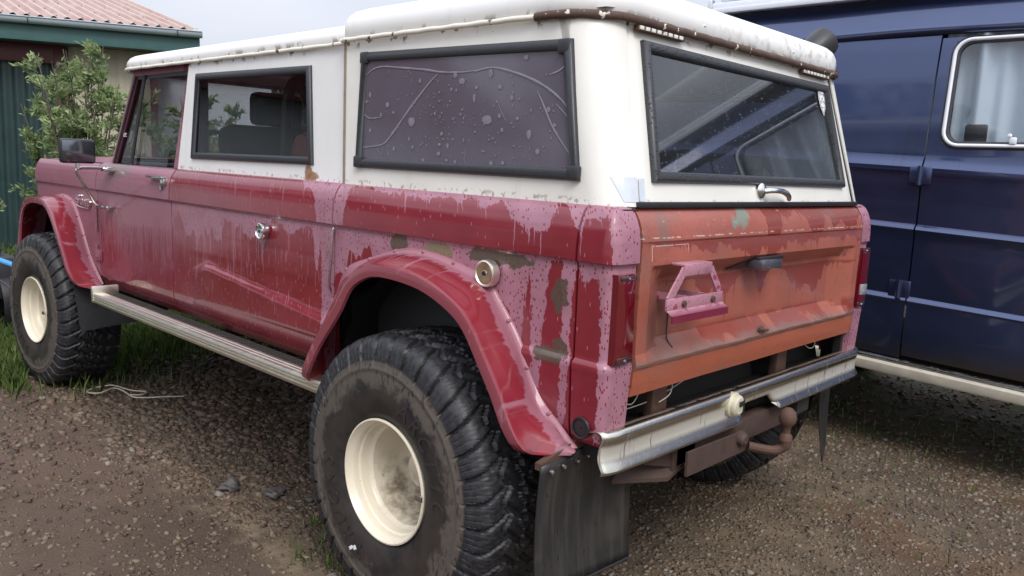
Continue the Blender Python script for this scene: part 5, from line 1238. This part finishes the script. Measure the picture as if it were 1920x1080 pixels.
def np_mesh(name, V, F, mat, tone=None, smooth=False):
    k = F.shape[1]; me = bpy.data.meshes.new(name); me.vertices.add(len(V)); me.vertices.foreach_set('co', V.astype(np.float32).ravel()); me.loops.add(F.size); me.loops.foreach_set('vertex_index', F.astype(np.int32).ravel())
    me.polygons.add(len(F)); me.polygons.foreach_set('loop_start', np.arange(0, F.size, k, dtype=np.int32)); me.polygons.foreach_set('loop_total', np.full(len(F), k, np.int32)); me.update(calc_edges=True)
    if tone is not None:
        at = me.attributes.new('tone', 'FLOAT', 'POINT'); at.data.foreach_set('value', tone.astype(np.float32))
    if smooth: me.polygons.foreach_set('use_smooth', [True]*len(F))
    me.materials.append(mat); o = bpy.data.objects.new(name, me); scn.collection.objects.link(o); return o
def leaves(P, D, size, rng, tones, wr=.34):
    """P positions, D directions (n,3); one folded four-corner leaf each"""
    n = len(P); D = D/np.linalg.norm(D, axis=1, keepdims=True); rv = rng.normal(size=(n, 3)); S = np.cross(D, rv); S /= np.linalg.norm(S, axis=1, keepdims=True); U = np.cross(S, D)
    s = size[:, None]; a = P; b = P+D*s*.5+S*s*wr*.5+U*s*.10; c = P+D*s-U*s*.08; d = P+D*s*.5-S*s*wr*.5+U*s*.10
    V = np.stack([a, b, c, d], 1).reshape(-1, 3); F = np.arange(4*n).reshape(n, 4); return V, F, np.repeat(tones, 4)
def shrub(name, loc, label, cat, nst, h, spread, nleaf, leafsize, mat, seed, lean=(0, 0), group=None):
    rng = np.random.default_rng(seed); rn = random.Random(seed); root = empty(name, loc, label, cat)
    if group: root['group'] = group
    stems = MB(); P = []; D = []; T = []
    for k in range(nst):
        a = rn.uniform(0, 2*math.pi); r = rn.uniform(.1, 1)*spread; hh = h*rn.uniform(.55, 1.0); tip = Vector((r*math.cos(a)+lean[0]*hh, r*math.sin(a)+lean[1]*hh, hh)); b0 = Vector((.1*math.cos(a), .1*math.sin(a), 0))
        pts = [b0.lerp(tip, t)+Vector((math.cos(a), math.sin(a), 0))*(-.25*spread*math.sin(t*math.pi)*.5)+Vector((rn.uniform(-.03, .03), rn.uniform(-.03, .03), 0)) for t in (0, .25, .5, .75, 1)]
        q = smooth_path(pts, 4); stems.tube(q, [lerp(.016, .003, i/(len(q)-1)) for i in range(len(q))], 5)
        for m in range(11):
            t = rn.uniform(.22, 1); p = q[int(t*(len(q)-1))]; aa = rn.uniform(0, 2*math.pi); ln = rn.uniform(.12, .42)*(1.15-t*.6); d = Vector((math.cos(aa), math.sin(aa), rn.uniform(.2, 1.0))).normalized(); e = p+d*ln
            stems.tube([p, p+d*ln*.5+Vector((0, 0, .01)), e], [.005, .003, .0015], 4)
            nl = int(nleaf/(nst*11)); cl = rn.uniform(.0, 1)
            for _ in range(nl):
                u = rn.uniform(.15, 1.05); P.append(p.lerp(e, u)+Vector((rn.gauss(0, .018), rn.gauss(0, .018), rn.gauss(0, .018)))); dd = (d+Vector((rn.gauss(0, .6), rn.gauss(0, .6), rn.gauss(0, .5)+.15))); D.append(dd); T.append(min(1, max(0, .25*cl+.35*u+.25*t+rn.gauss(0, .16)-.05)))
    P = np.array(P); D = np.array(D); V, F, tn = leaves(P, D, rng.uniform(.6, 1.25, len(P))*leafsize, rng, np.array(T))
    f = np_mesh('foliage', V, F, mat, tn); f.parent = root; o = stems.build('stems', M['bark'], root); return root
shrub('shrub', (-.02, 6.3, 0), 'leafy grey green shrub in front of the garage door, beside the truck bonnet', 'shrub', 34, 2.32, .60, 19000, .058, M['leaf'], 5, lean=(.03, 0))
shrub('shrub', (-.75, 7.4, 0), 'low shrub at the foot of the garage wall, left of the truck mirror', 'shrub', 10, 1.25, .45, 3200, .065, M['leaf'], 8)
shrub('shrub', (1.75, 7.6, 0), 'shrub behind the truck bonnet, showing through the cab windows', 'shrub', 26, 2.2, 1.0, 12000, .08, M['leaf'], 9)
def tree(loc, h, r, seed, label, nl=9000):
    rn = random.Random(seed); rng = np.random.default_rng(seed); root = empty('tree', loc, label, 'tree'); tr = MB(); tr.tube([(0, 0, 0), (.05, 0, h*.3), (0, .1, h*.55), (.1, 0, h*.85)], [.18, .14, .09, .03], 10); C = []
    for k in range(26):
        a = rn.uniform(0, 6.28); z = rn.uniform(.3, .98); rr = r*rn.uniform(.35, 1)*math.sin(math.pi*min(.95, max(.15, z*.85)))**.6; c = Vector((rr*math.cos(a), rr*math.sin(a), h*z)); C.append((c, rn.uniform(.35, .75)*r*.5, rn.random())); tr.tube([(0, 0, h*z*.6), c*.5+Vector((0, 0, h*z*.35)), c], [.06, .04, .015], 6)
    P = []; D = []; T = []
    for _ in range(nl):
        c, q, tt = C[rn.randrange(len(C))]; d = Vector((rn.gauss(0, 1), rn.gauss(0, 1), rn.gauss(0, .8))).normalized(); P.append(c+d*q*rn.uniform(.4, 1.05)); D.append(d+Vector((rn.gauss(0, .7), rn.gauss(0, .7), rn.gauss(0, .7)))); T.append(min(1, max(0, .5*tt+.25*d.z+.2+rn.gauss(0, .1))))
    V, F, tn = leaves(np.array(P), np.array(D), rng.uniform(.12, .24, nl), rng, np.array(T), .6); f = np_mesh('crown', V, F, M['leaf2'], tn); f.parent = root; tr.build('trunk', M['bark'], root)
tree((7.5, 15.5, 0), 3.0, 2.0, 3, 'round green tree far behind the truck, seen only through its cab windows', 7000)
tree((-10.5, 6.5, 0), 5.5, 2.4, 4, 'leafy tree beside the red roofed house, seen mirrored in the truck windows', 6000)
# the house across the yard whose roof shows in the side glass
HOUSE = empty('house', (-8.2, 14.0, 0), 'pale house with a dull red roof across the yard, mirrored in the side window', 'house', rz=R(28))
MB().box(-3, 3, -5, 5, 0, 2.7).build('wall', M['hwall'], HOUSE); mb = MB().prism([(-3.5, -5.3, 2.6), (3.5, -5.3, 2.6), (0, -5.3, 4.9)], (0, 10.6, 0)); mb.build('roof', M['gframe'], HOUSE, smooth=None)
for y in (): wdw = MB().box(3.0, 3.04, y-.6, y+.6, 1.0, 2.1).build('window', M['smoke'], HOUSE)

# ------------------------------------------------------------------ ground
def groundmat():
    t = NT('damp_gravelly_earth'); V = t.co(); t.co()
    n = t.noise(V, scale=.9, detail=6, rough=.6); n1 = t.noise(V, scale=6, detail=6, rough=.65); n2 = t.noise(V, scale=55, detail=4); v = t.vor(V, scale=85)
    col = t.mix(t.step(n1, .3, .7), (.095, .070, .046), (.18, .135, .092))
    col = t.mix(t.mul(t.step(n, .42, .6), .6), col, (.060, .045, .036))
    path = t.step(t.add(t.x, t.mul(t.sub(n1, .5), .5)), -.95, -1.15)
    col = t.mix(t.mul(path, .85), col, t.mix(t.step(n, .35, .62), (.060, .043, .032), (.115, .078, .060)))
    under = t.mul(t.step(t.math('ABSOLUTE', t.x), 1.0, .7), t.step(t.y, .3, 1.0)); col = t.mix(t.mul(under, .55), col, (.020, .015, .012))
    col = t.mix(t.mul(t.step(v, .35, .1), .35), col, (.13, .10, .08))
    gr = t.mx(t.step(t.add(t.y, t.mul(n1, 1.2)), 5.4, 5.9), t.mul(t.step(t.x, 1.9, 2.5), t.step(n1, .45, .6)))
    col = t.mix(gr, col, t.mix(n2, (.030, .045, .014), (.065, .085, .028)))
    red = t.mul(t.step(t.noise(V, scale=1.6, detail=5), .52, .62), t.step(t.x, .3, .8)); col = t.mix(t.mul(red, .35), col, (.12, .055, .025))
    wet = t.step(n, .4, .6)
    return t.bsdf(col, t.math('MULTIPLY_ADD', wet, -.15, .9), 0, t.bump(t.add(t.mul(n2, .5), t.mul(t.sub(1.0, v), .6)), .5, .008), spec=.12)
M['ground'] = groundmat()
g = [-300, -120, -60, -30, -18, -12, -8, -6]+arange(-5, 10, .12)+[11, 12, 14, 18, 30, 60, 120, 300]
def gz(x, y):
    n = .010*math.sin(x*2.1+y*1.3)+.008*math.sin(x*4.7-y*3.1)+.004*math.sin(x*9+y*11); f = 1 if abs(x) < 12 and abs(y) < 14 else 0
    return (n-.012)*f+.037
G = MB(); G.recalc = False; G.grid([[(x, y, gz(x, y)) for y in g] for x in g], flip=True); go = G.build('ground', M['ground'], smooth=80); tag(go, kind='structure')
def stonemat():
    t = NT('yard_gravel'); a = t.t.nodes.new('ShaderNodeAttribute'); a.attribute_name = 'tone'; V = t.co()
    col = t.ramp(a.outputs['Fac'], [(0, (.040, .030, .024)), (.25, (.090, .066, .048)), (.45, (.17, .115, .078)), (.6, (.18, .145, .108)), (.75, (.24, .19, .125)), (.88, (.25, .22, .185)), (1, (.30, .27, .22))])
    n = t.noise(V, scale=90, detail=2); col = t.mix(t.mul(n, .4), col, (.05, .035, .028))
    return t.bsdf(col, t.math('MULTIPLY_ADD', n, .4, .45), 0, spec=.25)
M['stone'] = stonemat()
def noise2(x, y): return (np.sin(x*1.7+y*.9)+np.sin(x*3.9-y*2.3+1)+np.sin(x*.8-y*3.7+2)+np.sin(x*6.1+y*5.3))/4
def stones(N, seed, smin, smax, dens=None):
    rng = np.random.default_rng(seed); c = np.array([-2.4, -1.2]); a = rng.uniform(R(-12), R(102), N); r = np.exp(rng.uniform(np.log(1.5), np.log(10.5), N)); x = c[0]+r*np.sin(a); y = c[1]+r*np.cos(a)
    keep = (y < 6.0)
    path = x+.25*noise2(x*3, y*3) < -1.05; keep &= ~(path & (rng.random(N) > .42+.3*noise2(x*2, y*2)))
    keep &= ~((x > 2.2) & (rng.random(N) > .5)); x, y, r = x[keep], y[keep], r[keep]; path = path[keep]; n = len(x)
    s = smin+(smax-smin)*rng.random(n)**3.0; s *= np.clip(r/3.2, .8, 1.7); s[path] *= .8; fine = np.clip((x+.35)/.7, 0, 1)*np.clip((2.2-y)/.8, 0, 1); s *= 1-.42*fine
    cube = np.array([[a_, b_, c_] for a_ in (-1, 1) for b_ in (-1, 1) for c_ in (-1, 1)], float)*.62
    V = cube[None]+rng.uniform(-.28, .28, (n, 8, 3)); V *= np.stack([rng.uniform(.7, 1.25, n), rng.uniform(.6, 1.0, n), rng.uniform(.35, .7, n)], -1)[:, None]
    th = rng.uniform(0, 2*np.pi, n); tx = rng.normal(0, .3, n); V2 = V.copy(); V2[..., 2] += V[..., 0]*tx[:, None]; V = V2
    X = V[..., 0]*np.cos(th)[:, None]-V[..., 1]*np.sin(th)[:, None]; Y = V[..., 0]*np.sin(th)[:, None]+V[..., 1]*np.cos(th)[:, None]
    zz = np.array([gz(a_, b_) for a_, b_ in zip(x, y)]); V = np.stack([X*s[:, None]+x[:, None], Y*s[:, None]+y[:, None], V[..., 2]*s[:, None]+(zz+s*.18)[:, None]], -1)
    f = np.array([[0, 1, 3, 2], [4, 6, 7, 5], [0, 4, 5, 1], [2, 3, 7, 6], [1, 5, 7, 3]]); F = (f[None]+8*np.arange(n)[:, None, None]).reshape(-1, 4)
    reg = np.exp(-((x+.86)/.28)**2)*(y > .8); tone = rng.beta(3.2, 3.4, n)
    tone = np.where(rng.random(n) < .06, rng.uniform(.8, 1, n), tone); tone = np.where((rng.random(n) < reg*.75), rng.uniform(.30, .50, n), tone)
    rust = (noise2(x*2.2+3, y*2.2) > .25) & (x > .5); tone = np.where(rust & (rng.random(n) < .55), rng.uniform(.32, .5, n), tone)
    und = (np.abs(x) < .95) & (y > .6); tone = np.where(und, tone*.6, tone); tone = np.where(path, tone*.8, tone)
    return V.reshape(-1, 3), F, np.repeat(tone, 8)
Va, Fa, Ta = stones(190000, 21, .0052, .021); Vb, Fb, Tb = stones(1500, 22, .016, .036)
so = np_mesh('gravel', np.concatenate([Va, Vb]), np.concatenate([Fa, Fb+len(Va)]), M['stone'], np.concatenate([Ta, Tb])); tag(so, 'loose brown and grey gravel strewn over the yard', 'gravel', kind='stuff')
# grass
M['grass'] = leafmat('grass_blade', (.05, .09, .018), (.13, .20, .05), (.26, .32, .11))
def grass():
    rng = np.random.default_rng(31); xs = []; ys = []; hs = []
    for (cx, cy, sx, sy, n, h) in [(-.85, 5.1, .35, .5, 5200, .10), (-1.05, 4.45, .16, .25, 1500, .11), (.05, 5.2, .55, .45, 6500, .13), (-.5, 5.9, 1.2, .5, 8000, .10), (-.93, 1.14, .05, .07, 45, .040), (-.80, 1.35, .03, .06, 50, .05), (-1.4, 5.3, .5, .4, 2500, .07), (2.5, .9, .5, .9, 160, .04), (1.35, -.05, .5, .3, 160, .03), (-.74, .98, .05, .05, 60, .05), (-.62, .35, .04, .04, 50, .05), (.62, .35, .3, .2, 50, .03), (2.6, -.1, .4, .5, 150, .04)]:
        xs.append(rng.normal(cx, sx, n)); ys.append(rng.normal(cy, sy, n)); hs.append(np.full(n, h))
    n = 34000; x = rng.uniform(-5, 7, n); y = 5.6+6*rng.random(n)**1.4; xs.append(x); ys.append(y); hs.append(np.full(n, .10))
    x = np.concatenate(xs); y = np.concatenate(ys); h = np.concatenate(hs)*rng.uniform(.5, 1.3, len(x)); k = ~((np.abs(x+1.0) < .10) & (y < 4.3) & (y > 3.9)); x, y, h = x[k], y[k], h[k]; n = len(x)
    a = rng.uniform(0, 2*np.pi, n); w = rng.uniform(.0018, .0038, n)*np.clip(y/3, 1, 2); bx_ = np.cos(a)*h*rng.uniform(.1, .6, n); by_ = np.sin(a)*h*rng.uniform(.1, .6, n); px, py = -np.sin(a)*w, np.cos(a)*w; z0 = np.full(n, .020)
    V = np.stack([np.stack([x-px, y-py, z0], -1), np.stack([x+px, y+py, z0], -1), np.stack([x+px*.7+bx_*.35, y+py*.7+by_*.35, h*.6+.03], -1), np.stack([x+bx_, y+by_, h*.95+.03], -1), np.stack([x-px*.7+bx_*.35, y-py*.7+by_*.35, h*.6+.03], -1)], 1).reshape(-1, 3)
    F = np.arange(5*n).reshape(n, 5); t = np.clip(rng.normal(.45, .2, n)[:, None]+np.array([-.2, -.2, .1, .3, .1])[None], 0, 1).ravel(); return np_mesh('grass', V, F, M['grass'], t)
tag(grass(), 'short green grass growing round the front tyre and across the yard behind', 'grass', kind='stuff')
# rope and rocks
M['rope'] = simple('pale_cord', (.34, .29, .25), .7, nscale=80, namt=.2); M['rock'] = simple('dark_wet_stone', (.060, .052, .048), .6, nscale=25, namt=.5, bump=.6)
rope = [(-0.51, 3.262), (-0.599, 3.304), (-0.659, 3.339), (-0.727, 3.413), (-0.728, 3.52), (-0.733, 3.589), (-0.761, 3.644), (-0.85, 3.597), (-0.893, 3.673), (-0.841, 3.727), (-0.745, 3.722), (-0.713, 3.607), (-0.688, 3.544), (-0.632, 3.49), (-0.673, 3.44), (-0.733, 3.46)]
mb = MB().tube(smooth_path([(x, y, .057+.004*math.sin(i*1.3)) for i, (x, y) in enumerate(rope)], 6), .0042, 8); o = mb.build('rope', M['rope']); tag(o, 'thin pale rope lying looped on the gravel left of the truck', 'rope')
for (x, y, s, lab, m) in ((-.92, 1.90, .036, 'dark wet stone on the gravel, further from the rear tyre', 'rock'), (-.80, 1.74, .032, 'greyish stone on the gravel, nearer to the rear tyre', 'rock'), (-.70, 1.62, .018, 'small dark stone close beside the rear tyre', 'rock')):
    bm = bmesh.new(); bmesh.ops.create_icosphere(bm, subdivisions=3, radius=s); rn = random.Random(s)
    for v in bm.verts:
        d = v.co.normalized(); f = 1+.22*math.sin(d.x*4+s*900)+.18*math.sin(d.y*5+1)+.12*math.sin(d.z*7+d.x*6); v.co = Vector((v.co.x*1.25*f, v.co.y*f, v.co.z*.78*f+s*.55+gz(x, y)))
    b = MB(); b.bmadd(bm); o = b.build('stone', M[m], smooth=40); o.location = (x, y, 0); tag(o, lab, 'stone', 'larger stones lying on the gravel')
# scrap at the left edge
M['tarp'] = simple('dark_grey_tarpaulin', (.045, .042, .048), .5, nscale=6, namt=.4, bump=.2); M['strap'] = simple('blue_nylon_strap', (.05, .28, .55), .5, nscale=20, namt=.1)
TL = empty('trailer', (-1.45, 6.0, 0), 'dark grey covered trailer standing left of the front tyre', 'trailer')
MB().box(-2.3, -.70, 5.6, 6.6, .30, .62, .03).box(-2.25, -.78, 5.65, 6.55, .60, .74, .06).build('cover', M['tarp'], TL)
MB().rev([(-.74, .001), (-.70, .06), (-.66, .12), (-.655, .2), (-.69, .24), (-.78, .25), (-.84, .24)], 32, 'x', (0, 5.72, .25)).build('wheel', M['black'], TL)
MB().box(-.72, -.60, 5.45, 5.62, .52, .66, .03).build('bracket', M['black'], TL)
mb = MB().tube(smooth_path([(-1.1, 5.52, .70), (-.95, 5.3, .66), (-.82, 5.15, .60), (-.76, 5.1, .54)], 5), .018, 6, flat=.5); tag(mb.build('strap', M['strap']), 'bright blue strap hanging over the end of the dark trailer', 'strap')
mb = MB().tube(smooth_path([(-.98, 5.4, .56), (-.86, 5.3, .45), (-.80, 5.2, .36), (-.70, 5.2, .33)], 5), .009, 6); tag(mb.build('hose', M['tarp']), 'thin dark hose curling below the blue strap', 'hose')
mb = MB().box(-.66, -.52, 6.45, 6.52, .02, .05, .012); tag(mb.build('litter', M['sticker']), 'scrap of white litter on the grass beyond the front tyre', 'litter')
